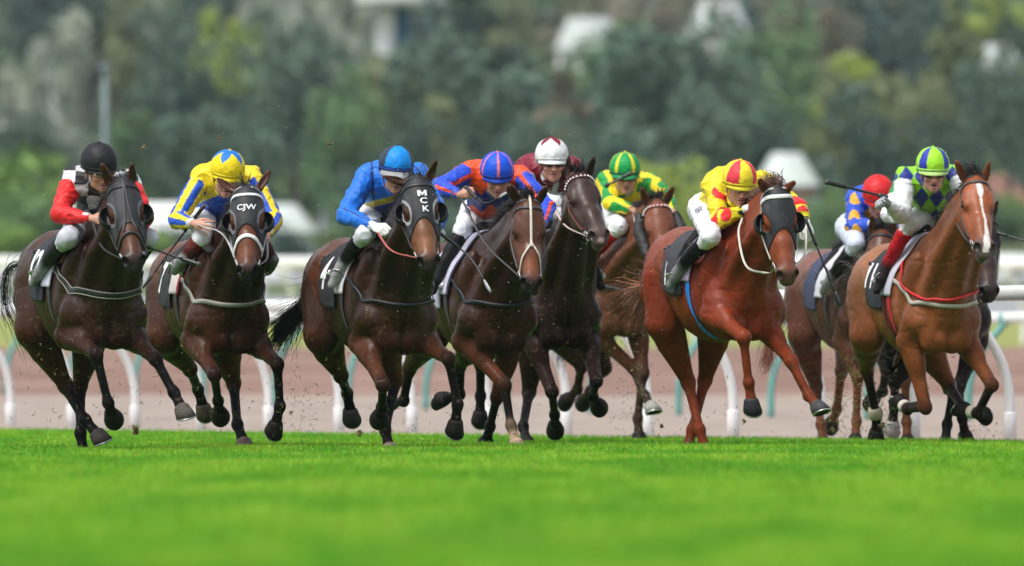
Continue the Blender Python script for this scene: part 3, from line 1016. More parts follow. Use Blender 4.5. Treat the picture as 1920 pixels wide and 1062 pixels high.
def build_horse(S):
    H = Horse()
    H.S = S
    sc = S.get('scale', 1.06)
    coat = S['coat']
    base, point, face, muz = coat['base'], coat['point'], coat['face'], coat['muzzle']
    yaw = math.radians(S['yaw']); pit = math.radians(S.get('pitch', -2))
    hx = A(math.sin(yaw) * math.cos(pit), -math.cos(yaw) * math.cos(pit), math.sin(pit))   # forward
    ly = A(math.cos(yaw), math.sin(yaw), 0)                                                 # horse's left = image right
    uz = norm(np.cross(hx, ly))
    if uz[2] < 0: uz = -uz
    anch = PX(*S['anchor'], S['Y'])
    lens = S.get('len', .93)
    LS = A(sc * lens, sc, sc)
    O = anch - (hx * .68 * LS[0] + uz * -.12 * LS[2])
    T = lambda x, y, z: O + hx * x * LS[0] + ly * y * LS[1] + uz * z * LS[2]
    AX = np.array([hx, ly, uz])
    H.T, H.AX, H.O, H.LS = T, AX, O, LS
    f = Field()
    H.f = f
    top = coat.get('top', base)  # paler back and croup: the sky's sheen put into the coat colour
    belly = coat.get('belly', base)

    def el(x, y, z, a, b, c, k=.06, col=base, rot=0, part=PART_TORSO, yr=0):
        M = AX
        if rot:
            cr, sr = math.cos(math.radians(rot)), math.sin(math.radians(rot))
            M = np.array([hx * cr + uz * sr, ly, uz * cr - hx * sr])
        if yr:
            cr, sr = math.cos(math.radians(yr)), math.sin(math.radians(yr))
            M = np.array([M[0] * cr + M[1] * sr, M[1] * cr - M[0] * sr, M[2]])
        f.el(T(x, y, z), (a * LS[0], b * LS[1], c * LS[2]), M, k, col, part=part)
    # trunk
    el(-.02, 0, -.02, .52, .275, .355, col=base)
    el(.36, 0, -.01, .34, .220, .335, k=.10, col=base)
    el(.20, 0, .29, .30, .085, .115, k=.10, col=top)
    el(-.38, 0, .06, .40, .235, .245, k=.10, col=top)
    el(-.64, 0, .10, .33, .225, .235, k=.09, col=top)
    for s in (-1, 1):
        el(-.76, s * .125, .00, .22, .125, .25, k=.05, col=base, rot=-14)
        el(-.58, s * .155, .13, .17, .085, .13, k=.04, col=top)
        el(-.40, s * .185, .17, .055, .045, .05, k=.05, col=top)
        el(-.54, s * .155, -.17, .16, .085, .20, k=.045, col=base, rot=22)
        # shoulder, upper arm, pectorals
        el(.40, s * .165, .04, .11, .080, .29, k=.035, col=base, rot=-26)
        el(.30, s * .18, -.10, .13, .070, .15, k=.035, col=base, rot=35)
        el(.55, s * .160, -.10, .10, .080, .13, k=.035, col=base, rot=25)
        el(.625, s * .085, -.13, .060, .070, .125, k=.05, col=base, yr=s * 20)
        el(.60, s * .12, -.24, .07, .05, .10, k=.04, col=base)
        el(.56, s * .05, -.26, .12, .065, .09, k=.05, col=base)
    el(.58, 0, .02, .15, .15, .20, k=.07)
    el(.60, 0, -.12, .018, .012, .02, k=.02)
    H.trunk_n = len(f.prims)
    # head frame
    pdy, mdy = S.get('poll_dy', -.42), None
    poll = PX(*S['poll'], S['Y'] + pdy)
    hl = S.get('head', .64)
    muzp = reach(poll, *S['muz'], hl, S.get('muz_s', -1))
    hl = np.linalg.norm(muzp - poll)
    u = norm(muzp - poll)
    f0 = A(0, -1, 0) - u * (A(0, -1, 0) @ u)
    f0 = norm(f0)
    s0 = norm(np.cross(f0, u))
    ph = math.radians(S.get('face_yaw', 0))
    fd = f0 * math.cos(ph) + s0 * math.sin(ph)
    sd = norm(np.cross(fd, u))
    hs = S.get('hscale', 1.06)
    k_ = hl / .60
    Hd = lambda x, y, z: poll + u * (x * k_) + sd * (y * hs) + fd * (z * hs)
    HAX = np.array([u, sd, fd])
    H.Hd, H.HAX, H.poll, H.hs, H.hk = Hd, HAX, poll, hs, k_

    def hel(x, y, z, a, b, c, k=.02, col=face, rot=0, sub=False, part=PART_HEAD):
        M = HAX
        if rot:
            cr, sr = math.cos(math.radians(rot)), math.sin(math.radians(rot))
            M = np.array([u * cr + fd * sr, sd, fd * cr - u * sr])
        f.el(Hd(x, y, z), (a * k_, b * hs, c * hs), M, k, col, sub=sub, part=part)

    def hrc(a, b, r1, r2, k=.02, col=face, flat=None, part=PART_HEAD, sub=False):
        f.rc(Hd(*a), Hd(*b), r1 * hs, r2 * hs, k, col, flat=flat, fax=sd, part=part, sub=sub)
    # neck
    nk = coat.get('neck', base)
    bend = S.get('neck_bend', (0, 0, 0))
    def mid(a, b, t, off):
        return a + (b - a) * t + uz * off + np.array(bend) * math.sin(t * math.pi)
    w1 = T(.26, 0, .27); c1 = Hd(.02, 0, -.07)
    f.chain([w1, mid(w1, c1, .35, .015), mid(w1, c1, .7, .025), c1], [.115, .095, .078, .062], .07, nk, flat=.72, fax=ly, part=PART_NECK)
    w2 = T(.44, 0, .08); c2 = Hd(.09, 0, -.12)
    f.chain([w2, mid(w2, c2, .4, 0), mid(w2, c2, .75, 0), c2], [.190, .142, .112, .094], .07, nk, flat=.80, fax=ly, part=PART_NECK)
    w3 = T(.56, 0, -.03); c3 = Hd(.15, 0, -.16)
    f.chain([w3, mid(w3, c3, .45, -.01), mid(w3, c3, .8, 0), c3], [.165, .118, .095, .078], .06, nk, flat=.85, fax=ly, part=PART_NECK)
    for s in (-1, 1):   # jugular / brachiocephalic band
        a = T(.60, s * .13, .0); b = Hd(.14, s * .06, -.15)
        f.chain([a, (a + b) / 2 + ly * s * .035, b], [.055, .05, .03], .05, nk, part=PART_NECK)
    # head
    hel(.09, 0, -.065, .13, .088, .105, k=.03)
    hel(.17, 0, -.045, .14, .092, .072, k=.03)
    for s in (-1, 1):
        hel(.20, s * .080, -.048, .055, .030, .036, k=.02)
        hel(.155, s * .075, -.03, .05, .022, .03, k=.02)
        hel(.215, s * .052, -.175, .135, .036, .095, k=.03)
        hrc((.20, s * .088, -.085), (.40, s * .056, -.075), .017, .009, k=.018)
        hrc((.24, s * .060, -.13), (.45, s * .036, -.105), .050, .036, k=.03)
    hrc((.15, 0, -.075), (.36, 0, -.055), .082, .060, k=.03)
    hrc((.36, 0, -.055), (.52, 0, -.050), .060, .048, k=.03, col=coat.get('nose', face))
    hrc((.30, 0, -.115), (.52, 0, -.095), .050, .042, k=.03, col=coat.get('nose', face))
    # cheek hollow between facial crest and nose bone
    for s in (-1, 1):
        hel(.33, s * .088, -.030, .07, .014, .022, k=.03, sub=True)
    # muzzle
    hel(.545, 0, -.065, .058, .063, .056, k=.03, col=muz)
    for s in (-1, 1):
        hel(.548, s * .042, -.045, .042, .033, .037, k=.014, col=muz)
    hel(.592, 0, -.078, .030, .046, .034, k=.02, col=muz)
    op = S.get('mouth', .010)
    hel(.552, 0, -.128 - op, .046, .034, .026, k=.014, col=coat.get('chin', muz))
    hrc((.36, 0, -.135), (.54, 0, -.125 - op), .036, .026, k=.03, col=muz)
    for s in (-1, 1):
        hel(.566, s * .054, -.034, .025, .019, .028, k=.008, sub=True, rot=30)
        hel(.205, s * .108, -.060, .030, .018, .020, k=.014, sub=True)
    # ears
    H.ear_tip = []
    for s, key in ((-1, 'earR'), (1, 'earL')):
        eb = Hd(.012, s * .062, -.05)
        tp = reach(eb, *S[key], .175, S.get('ear_s', -.6))
        d = norm(tp - eb); tl = min(.19, np.linalg.norm(tp - eb))
        tp = eb + d * max(tl, .14)
        open_ = norm(fd + sd * s * .35 - d * ((fd + sd * s * .35) @ d))
        w = norm(np.cross(d, open_))
        M = np.array([d, w, open_])
        ecol = tuple(np.array(face) * .5 + np.array(base) * .1)
        f.el(eb + d * .055, (.062, .031, .026), M, .012, ecol, part=PART_EAR)
        f.el(eb + d * .095, (.080, .027, .019), M, .014, ecol, part=PART_EAR)
        f.rc(eb + d * .10, tp, .017, .003, .014, ecol, part=PART_EAR)
        f.el(eb + d * .085 + open_ * .021, (.062, .016, .017), M, .008, sub=True, part=PART_EAR)
    # legs
    H.legs = {}
    lk = .022
    fore_col = coat.get('fore', base)
    for key, s in (('FR', -1), ('FL', 1)):
        if key not in S: continue
        L = S[key]
        e = T(*L.get('elbow', (.42, s * .185, -.27)))
        kn = reach(e, *L['k'], .44 * sc, L['s'][0])
        ft = reach(kn, *L['f'], .30 * sc, L['s'][1])
        ho = reach(ft, *L['h'], .165 * sc, L['s'][2])
        pc = coat.get(key, point)
        dn = norm(kn - e); fr = norm(np.cross(dn, ly)) if abs(dn @ ly) < .95 else hx
        f.rc(T(.50, s * .160, -.14), e, .110, .088, .045, base, part=PART_LEG)
        f.chain([e, e + dn * .13, e + dn * .27, kn], [.086, .074, .051, .043], lk + .01, fore_col, part=PART_LEG)
        f.el(e + dn * .10 + fr * .02, (.16, .062, .082), np.array([dn, np.cross(dn, fr), fr]), .03, fore_col, part=PART_LEG)
        f.el(kn, (.055, .042, .044), np.array([dn, np.cross(dn, fr), fr]), .02, pc, part=PART_LEG)
        dc = norm(ft - kn); fc = norm(np.cross(dc, ly)) if abs(dc @ ly) < .95 else hx
        f.chain([kn, kn + (ft - kn) * .3, ft - (ft - kn) * .2, ft], [.039, .029, .027, .032], .02, pc, part=PART_LEG)
        f.rc(kn - fc * .030, ft - fc * .026, .021, .020, .014, pc, part=PART_LEG)
        f.el(ft, (.043, .035, .040), np.array([dc, np.cross(dc, fc), fc]), .016, pc, part=PART_LEG)
        f.el(ft - fc * .028, (.028, .022, .020), np.array([dc, np.cross(dc, fc), fc]), .012, pc, part=PART_LEG)
        dh = norm(ho - ft); co = ft + dh * .105 * sc
        f.chain([ft, ft + (co - ft) * .5, co], [.035, .031, .037], .016, coat.get(key + '_sock', pc), part=PART_LEG)
        H.legs[key] = (kn, ft, co, dh, s, dc, fc)
        if S.get('dbg'): print(key, 'fore', np.linalg.norm(kn - e).round(2), np.linalg.norm(ft - kn).round(2), np.linalg.norm(ho - ft).round(2))
    for key, s in (('HR', -1), ('HL', 1)):
        if key not in S: continue
        L = S[key]
        st = T(*L.get('stifle', (-.56, s * .178, -.26)))
        hk = reach(st, *L['k'], .46 * sc, L['s'][0])
        ft = reach(hk, *L['f'], .39 * sc, L['s'][1])
        ho = reach(ft, *L['h'], .17 * sc, L['s'][2])
        pc = coat.get(key, point)
        dg = norm(hk - st)
        fr = norm(np.cross(dg, ly)) if abs(dg @ ly) < .95 else hx
        f.rc(T(-.66, s * .14, .0), st, .150, .120, .06, base, part=PART_LEG)
        f.rc(T(-.84, s * .125, -.10), st + (hk - st) * .38 - fr * .035, .115, .070, .06, base, part=PART_LEG)
        hc = coat.get('gaskin', base)
        f.chain([st, st + (hk - st) * .35, st + (hk - st) * .75, hk], [.116, .104, .066, .046], .04, hc, part=PART_LEG)
        dc = norm(ft - hk); fc = norm(np.cross(dc, ly)) if abs(dc @ ly) < .95 else hx
        back = norm(-dc * .6 - fc * 1.0)
        f.el(hk + dc * .01, (.065, .042, .055), np.array([dc, np.cross(dc, fc), fc]), .025, tuple(.6 * np.array(hc) + .4 * np.array(pc)), part=PART_LEG)
        f.rc(hk - fc * .02, hk + back * .075, .034, .022, .02, tuple(.6 * np.array(hc) + .4 * np.array(pc)), part=PART_LEG)
        f.rc(st + (hk - st) * .55 - fr * .045, hk + back * .075, .026, .016, .02, hc, part=PART_LEG)
        f.chain([hk, hk + (ft - hk) * .3, ft - (ft - hk) * .2, ft], [.045, .033, .030, .035], .02, pc, part=PART_LEG)
        f.rc(hk + dc * .05 - fc * .035, ft - fc * .027, .020, .020, .014, pc, part=PART_LEG)
        f.el(ft, (.044, .036, .041), np.array([dc, np.cross(dc, fc), fc]), .016, pc, part=PART_LEG)
        f.el(ft - fc * .030, (.028, .022, .020), np.array([dc, np.cross(dc, fc), fc]), .012, pc, part=PART_LEG)
        dh = norm(ho - ft); co = ft + dh * .11 * sc
        f.chain([ft, ft + (co - ft) * .5, co], [.036, .032, .038], .016, coat.get(key + '_sock', pc), part=PART_LEG)
        H.legs[key] = (hk, ft, co, dh, s, dc, fc)
        if S.get('dbg'): print(key, 'hind', np.linalg.norm(hk - st).round(2), np.linalg.norm(ft - hk).round(2), np.linalg.norm(ho - ft).round(2))

    # ---- mesh
    V, Fq = f.mesh(QUAL['horse'])
    V = relax(V, Fq, 1, .4)
    N = vnormals(V, Fq)
    rel = (V - O) @ AX.T / LS                     # canonical torso coordinates
    hq = (V - poll) @ HAX.T / A(k_, hs, hs)         # head coordinates
    dHead = f.at(V, (PART_HEAD,))
    # muscle and rib relief
    body_m = np.clip((dHead) / .05, 0, 1) * np.clip((rel[:, 2] + .42) / .1, 0, 1)
    rg = 1 - np.abs(vnoise(rel * A(5.5, 7, 9) + S['seed'] * 3.7))
    rg2 = 1 - np.abs(vnoise(rel * A(11, 9, 6.5) + S['seed'] * 1.9 + 1.5 * vnoise(rel * 4)[:, None]))
    legm = np.clip((dHead) / .05, 0, 1)
    amp = (.009 * fbm(V * 5.5 + S['seed'] * 9.1, 2) - .0042 * rg ** 8) * body_m + .0008 * fbm(V * 26, 2) * legm
    ribs = .0028 * np.sin(rel[:, 0] * 62) * np.exp(-((rel[:, 0] + .12) / .26) ** 2) * np.exp(-((rel[:, 2] + .02) / .2) ** 2) * (np.abs(rel[:, 1]) > .12)
    veins = .0030 * (1 - np.abs(vnoise(V * 13 + 4 + 1.2 * vnoise(V * 5)[:, None]))) ** 14 * body_m * .55
    # shoulder / hindquarter grooves
    gro = -.008 * np.exp(-(((rel[:, 0] - .33 + .35 * rel[:, 2]) / .028) ** 2)) * (np.abs(rel[:, 1]) > .1) * np.clip((.25 - np.abs(rel[:, 2])) / .1, 0, 1)
    gro += -.010 * np.exp(-(((rel[:, 0] + .78 - .30 * rel[:, 2]) / .022) ** 2)) * (np.abs(rel[:, 1]) > .1) * (rel[:, 2] < .12) * (rel[:, 2] > -.5)
    gro += -.009 * np.exp(-((rel[:, 1] / .014) ** 2)) * (rel[:, 0] > .6) * (rel[:, 2] < .1)
    V2 = V + N * (amp + ribs + veins + gro * body_m)[:, None]
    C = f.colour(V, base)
    # soft coat variation
    nz = fbm(V * 3.1 + S['seed'], 3)
    C = C * np.stack([1 + .46 * nz, 1 + .34 * nz, 1 + .28 * nz], 1)
    fine = vnoise(V * A(70, 70, 40)); C = C * (1 + .10 * fine)[:, None]
    spk = (vnoise(V * 95 + 3) > .78) & (vnoise(V * 9) > -.1); C[spk] = C[spk] * .5 + A(.14, .11, .08) * .5
    # head: darker round eyes, lips and nostril insides
    e = np.minimum(np.linalg.norm((hq - A(.205, .095, -.055)) * A(.7, 1, 1), axis=1), np.linalg.norm((hq - A(.205, -.095, -.055)) * A(.7, 1, 1), axis=1))
    w = np.exp(-(e / .030) ** 2)[:, None] * (dHead < .02)[:, None]
    C = C * (1 - w) + np.array(point) * w
    nn = np.minimum(np.linalg.norm(hq - A(.568, .054, -.030), axis=1), np.linalg.norm(hq - A(.568, -.054, -.030), axis=1))
    w = np.clip(np.exp(-(nn / .026) ** 2) * 1.5, 0, 1)[:, None] * (dHead < .02)[:, None]
    C = C * (1 - w) + A(.004, .003, .003) * w
    lipl = np.exp(-((hq[:, 2] + .108) / .007) ** 2) * (hq[:, 0] > .49) * (dHead < .02) * .8
    C = C * (1 - lipl[:, None]) + A(.006, .004, .004) * lipl[:, None]
    # markings
    front = (hq[:, 2] > -.045 - .02 * (hq[:, 0] > .5)) & (dHead < .02)
    for mk in S.get('marks', []):
        if mk[0] == 'blaze':        # list of (x, y, halfwidth)
            pts = np.array(mk[1])
            yc = np.interp(hq[:, 0], pts[:, 0], pts[:, 1]); hw = np.interp(hq[:, 0], pts[:, 0], pts[:, 2], left=0, right=0)
            hw = hw * (hq[:, 0] > pts[0, 0]) * (hq[:, 0] < pts[-1, 0])
            w = np.clip((hw - np.abs(hq[:, 1] - yc) + .003 * vnoise(V * 120)) / .004, 0, 1) * front
            C = C * (1 - w[:, None]) + A(.72, .68, .66) * w[:, None]
        elif mk[0] == 'spot':       # head coords centre, radius, colour
            d = np.linalg.norm((hq - np.array(mk[1])), axis=1) + .006 * vnoise(V * 90)
            w = np.clip((mk[2] - d) / .006, 0, 1) * (dHead < .02)
            C = C * (1 - w[:, None]) + np.array(mk[3]) * w[:, None]
        elif mk[0] == 'body':       # torso coords centre, radius, colour, strength
            d = np.linalg.norm((rel - np.array(mk[1])) , axis=1) + .3 * mk[2] * vnoise(V * 40)
            w = np.clip((mk[2] - d) / (mk[2] * .5), 0, 1) * mk[4]
            C = C * (1 - w[:, None]) + np.array(mk[3]) * w[:, None]
        elif mk[0] == 'mud':        # speckles below a height
            n = vnoise(V * 70) ; hgt = V[:, 2]
            w = ((n > mk[2] + .06) & (hgt < mk[1])) * np.clip((mk[1] - hgt) / .3, 0, 1) * .8
            C = C * (1 - w[:, None]) + np.array(mk[3]) * w[:, None]
    # gloss: sleek on the trunk and head, matt on the lower legs and under the belly
    gl_ = np.clip((rel[:, 2] + .34) / .30, 0, 1) * .22 + .06
    gl_ = np.where(dHead < .02, .26, gl_)
    C = np.concatenate([C, gl_[:, None]], 1)
    base_loc = A(O[0], O[1], 0)
    H.root = root('horse', base_loc, S['label'], 'horse', 'racehorses galloping in the pack')
    obj('body', V2, Fq, M_COAT, H.root, C)
    H.V = V2
    # ---- eyes
    for s in (-1, 1):
        mb = MB()
        mb.ball(Hd(.205, s * .088, -.058), (.0235, .0235, .0235), 14)
        mb.build('eye', M_EYE, H.root)
    # ---- hooves
    for key, (kn, ft, co, dh, s, dc, fc) in H.legs.items():
        fh = norm(np.cross(dh, ly)) if abs(dh @ ly) < .95 else fc
        nS = norm(dh * .83 - fh * .55)          # sole normal, points down
        fS = norm(np.cross(nS, ly)); sx = norm(np.cross(fS, nS))
        hcol = S.get('hoofcol', {}).get(key, (.013, .011, .010))
        rings = []
        seg = 20
        a = np.linspace(0, 2 * np.pi, seg, endpoint=False)
        hsz = 1.04
        for t, rf, rl in ((-.10, .038, .036), (0, .046, .044), (.12, .049, .047), (.5, .056, .053), (1, .066, .061)):
            c = co + dh * (.074 * t) * hsz
            nn_ = norm(dh * (1 - t * .85) + nS * t)
            ff = norm(np.cross(nn_, ly)); 
            r = c + hsz * (np.cos(a)[:, None] * rf * ff + np.sin(a)[:, None] * rl * sx)
            rings.append(r)
        c_end = co + dh * .074 * hsz
        r_in = c_end + hsz * (np.cos(a)[:, None] * .052 * fS + np.sin(a)[:, None] * .047 * sx)
        rings.append(r_in)
        r_in2 = c_end - nS * .012 + hsz * (np.cos(a)[:, None] * .045 * fS + np.sin(a)[:, None] * .040 * sx)
        rings.append(r_in2)
        VV = np.vstack(rings + [[c_end - nS * .008 - fS * .01]])
        nr = len(rings)
        F4 = [[r * seg + i, r * seg + (i + 1) % seg, (r + 1) * seg + (i + 1) % seg, (r + 1) * seg + i] for r in range(nr - 1) for i in range(seg)]
        F3 = [[(nr - 1) * seg + i, (nr - 1) * seg + (i + 1) % seg, nr * seg] for i in range(seg)]
        cc = np.tile(np.array(hcol), (len(VV), 1))
        cc[:seg * 2] *= 1.3
        cc[-seg * 2 - 1:] = (.05, .04, .032)
        ho = obj('hoof', VV, [np.array(F4), np.array(F3)], M_HOOF, H.root, cc)
        mb = MB()
        aa = np.linspace(-2.3, 2.3, 22)
        P = c_end + nS * .004 + hsz * (np.cos(aa)[:, None] * .059 * fS + np.sin(aa)[:, None] * .054 * sx)
        mb.tube(P, .0065, 6, up=nS, flat=1.3)
        ORG[ho.name] = ORG[H.root.name]
        mb.build('horseshoe', M_SHOE, ho)
        if key in S.get('boots', {}):           # white fetlock / pastern bandage
            mb = MB(); bcol = S['boots'][key]
            p0 = ft + dh * .035; p1 = ft + dh * .085
            if key in ('HR',): p0, p1 = ft - dc * .06, ft + dh * .02
            mb.tube(curve_pts([p0, (p0 + p1) / 2, p1], 7), [.040, .045, .046, .046, .046, .045, .040] if key != 'HR' else [.042, .048, .052, .053, .053, .05, .045], 16, col=bcol)
            mb.build('leg_bandage', M_CLOTH, H.root, use_cols=True)
    return H


def strap_on(H, mb, pts, w, t=.004, off=.003, parts=None, n=40, col=(.02, .02, .02)):
    P = curve_pts(pts, n)
    P, N = H.f.project(P, off, parts)
    # smooth
    for _ in range(2):
        P[1:-1] = .5 * P[1:-1] + .25 * (P[:-2] + P[2:])
        N[1:-1] = .5 * N[1:-1] + .25 * (N[:-2] + N[2:])
    mb.ribbon(P, N, w, t, col)
    return P, N


HD = (PART_HEAD,)
HN = (PART_HEAD, PART_NECK)
TR = (PART_TORSO, PART_NECK)


def hair_ribbons(roots, dirs, lens_, n=9, w=.004, droop=(0, 0, -1), droop_k=.5, curl=.15, cols=None, seed=0, wave=0.02):
    """tapered thin hair locks as crossed flat strips"""
    r = np.random.default_rng(seed)
    Vs, Fs, Cs = [], [], []
    t = np.linspace(0, 1, n)
    off = 0
    for i, (p, d, L) in enumerate(zip(roots, dirs, lens_)):
        d = norm(d + r.normal(0, curl, 3))
        dr = np.array(droop) * droop_k
        side = norm(r.normal(0, 1, 3))
        ph = r.uniform(0, 6.28)
        P = p + L * (t[:, None] * d + (t ** 2)[:, None] * dr * .5) + side * (wave * np.sin(t * 5 + ph) * t)[:, None]
        T = norm(np.gradient(P, axis=0))
        B = norm(np.cross(T, norm(r.normal(0, 1, 3))))
        ww = (w * r.uniform(.6, 1.5) * (1 - t) ** .6 + .0006)[:, None]
        N = np.cross(T, B)
        V = np.stack([P - B * ww, P + B * ww, P + N * ww], 1).reshape(-1, 3)
        k = np.arange(n - 1) * 3
        for a, b in ((0, 1), (1, 2), (2, 0)):
            Fs.append(np.stack([k + a, k + b, k + 3 + b, k + 3 + a], 1) + off)
        Vs.append(V)
        c = np.array(cols[r.integers(len(cols))]) * r.uniform(.7, 1.35)
        Cs.append(np.tile(c, (len(V), 1)))
        off += len(V)
    return np.vstack(Vs), np.vstack(Fs), np.vstack(Cs)


def add_tail(H):
    S = H.S
    tl = S.get('tail')
    if not tl: return
    r = np.random.default_rng(S['seed'] + 50)
    dock = H.T(-.98, 0, .14)
    ends = [PX(x, y, H.O[1] + dy) for x, y, dy in tl['path']]
    path = [dock, H.T(-1.08, 0, .10)] + ends
    C = curve_pts(path, 40)
    n = int(tl.get('n', 420) * 1.8)
    cols = S['coat'].get('tailc', [S['coat']['mane']])
    Vs, Fs, Cs = [], [], []
    off = 0
    m = 16
    Ltot = np.linalg.norm(np.diff(C, axis=0), axis=1).sum()
    for i in range(n):
        a, b = r.uniform(0, .45), r.uniform(.6, 1.0)
        if r.random() < tl.get('fly', .12): spread = tl.get('spread', .12) * r.uniform(1.2, 2.6)
        else: spread = tl.get('spread', .12) * r.uniform(.1, 1.0)
        u = np.linspace(a, b, m) * 39
        i0 = np.clip(u.astype(int), 0, 38); tt = (u - i0)[:, None]
        P = C[i0] * (1 - tt) + C[i0 + 1] * tt
        dd = norm(r.normal(0, 1, 3))
        t = np.linspace(0, 1, m)
        env = (.18 + t * .9) * spread
        P = P + dd * env[:, None] + norm(r.normal(0, 1, 3)) * (.03 * np.sin(t * r.uniform(3, 7) + r.uniform(0, 6)) * t)[:, None]
        P[:, 2] -= (t ** 2) * r.uniform(-.04, .06)
        T = norm(np.gradient(P, axis=0)); B = norm(np.cross(T, dd + 1e-3)); N = np.cross(T, B)
        ww = (tl.get('w', .0028) * r.uniform(.5, 1.4) * (1 - t) ** .7 + .0007)[:, None]
        V = np.stack([P - B * ww, P + B * ww, P + N * ww], 1).reshape(-1, 3)
        k = np.arange(m - 1) * 3
        for x, y in ((0, 1), (1, 2), (2, 0)):
            Fs.append(np.stack([k + x, k + y, k + 3 + y, k + 3 + x], 1) + off)
        Vs.append(V)
        Cs.append(np.tile(np.array(cols[r.integers(len(cols))]) * r.uniform(.7, 1.4), (len(V), 1)))
        off += len(V)
    obj('tail', np.vstack(Vs), np.vstack(Fs), M_HAIR, H.root, np.vstack(Cs))


def add_mane(H):
    S = H.S
    r = np.random.default_rng(S['seed'] + 80)
    mn = S.get('mane', {})
    n = mn.get('n', 380)
    a, b = H.T(.30, 0, .38), H.Hd(.03, 0, .0)
    t = r.uniform(0.05, 1, n)
    P = a + (b - a) * t[:, None] + H.AX[1] * r.normal(0, .012, n)[:, None]
    P, N = H.f.project(P + H.AX[2] * .05, -.004, HN)
    back = -H.AX[0]
    up = mn.get('up', .15)
    sidev = mn.get('side', -.3)
    D = N * up + back * .7 + H.AX[1] * sidev + r.normal(0, .2, (n, 3))
    L = r.uniform(.05, .11, n) * mn.get('len', .75)
    # forelock / tuft between the ears
    n2 = mn.get('tuft', 14 if S.get('hood') else 90)
    P2 = np.array([H.Hd(*q) for q in np.stack([r.normal(.0, .02, n2), r.normal(0, .025, n2), r.normal(-.0, .012, n2)], 1)])
    tu = mn.get('tuft_dir', (0, 0, 1))
    D2 = np.tile(np.array(tu, float), (n2, 1)) + r.normal(0, .32, (n2, 3))
    L2 = r.uniform(.05, .13, n2) * mn.get('tlen', 1.0)
    cols = S['coat'].get('manec', [S['coat']['mane']])
    V, Fq, C = hair_ribbons(np.vstack([P, P2]), np.vstack([D, D2]), np.concatenate([L, L2]), 8, .0026, droop_k=.5, cols=cols, seed=S['seed'], wave=.015)
    obj('mane', V, Fq, M_HAIR, H.root, C)
# ------------------------------------------------------------------ tack
def text_mesh(txt, size, spacing=1.0, bold=.0, cuts=2):
    if txt == 'M':
        w, h, s = size * .80, size * .70, size * .22
        P = np.array([(0, 0), (s, 0), (s, .55 * h), (w / 2, .05 * h), (w - s, .55 * h), (w - s, 0), (w, 0), (w, h), (w - s * 1.05, h), (w / 2, .50 * h), (s * 1.05, h), (0, h)])
        P = np.concatenate([P - A(w / 2, h / 2), np.zeros((12, 1))], 1)
        return P, np.array([(0, 1, 2), (0, 2, 11), (11, 2, 10), (10, 2, 9), (2, 3, 9), (3, 4, 9), (9, 4, 8), (8, 4, 7), (4, 5, 6), (4, 6, 7)])
    cu = bpy.data.curves.new('lettering', 'FONT')
    cu.body = txt
    cu.size = size
    cu.align_x = 'CENTER'; cu.align_y = 'CENTER'
    cu.space_character = spacing
    cu.offset = bold
    cu.resolution_u = 3
    cu.extrude = 0.0
    o = bpy.data.objects.new('lettering', cu)
    COL.objects.link(o)
    dg = bpy.context.evaluated_depsgraph_get()
    me = bpy.data.meshes.new_from_object(o.evaluated_get(dg))
    import bmesh
    bm = bmesh.new(); bm.from_mesh(me)
    bmesh.ops.triangulate(bm, faces=bm.faces)
    for _ in range(cuts):
        es = [e for e in bm.edges if e.calc_length() > size * .12]
        if es: bmesh.ops.subdivide_edges(bm, edges=es, cuts=1, use_grid_fill=False)
        bmesh.ops.triangulate(bm, faces=bm.faces)
    V = np.array([v.co[:] for v in bm.verts]); Fq = np.array([[v.index for v in f.verts] for f in bm.faces])
    bm.free()
    bpy.data.objects.remove(o); bpy.data.meshes.remove(me); bpy.data.curves.remove(cu)
    return V, Fq


def letters_on(name, txt, size, origin, ex, ey, projf, matl, parent, off=.003, spacing=1.0, bold=0.0, stretch=1.0, cuts=2):
    V, Fq = text_mesh(txt, size, spacing, bold, cuts)
    W = np.asarray(origin) + V[:, :1] * np.asarray(ex) * stretch + V[:, 1:2] * np.asarray(ey)
    W = projf(W, off)
    return obj(name, W, Fq, matl, parent, smooth=False)


def ring(mb, c, ax1, ax2, r, t, col=None, n=18):
    a = np.linspace(0, 2 * np.pi, n + 1)
    P = c + r * (np.cos(a)[:, None] * ax1 + np.sin(a)[:, None] * ax2)
    mb.tube(P, t, 6, up=np.cross(ax1, ax2), col=col)


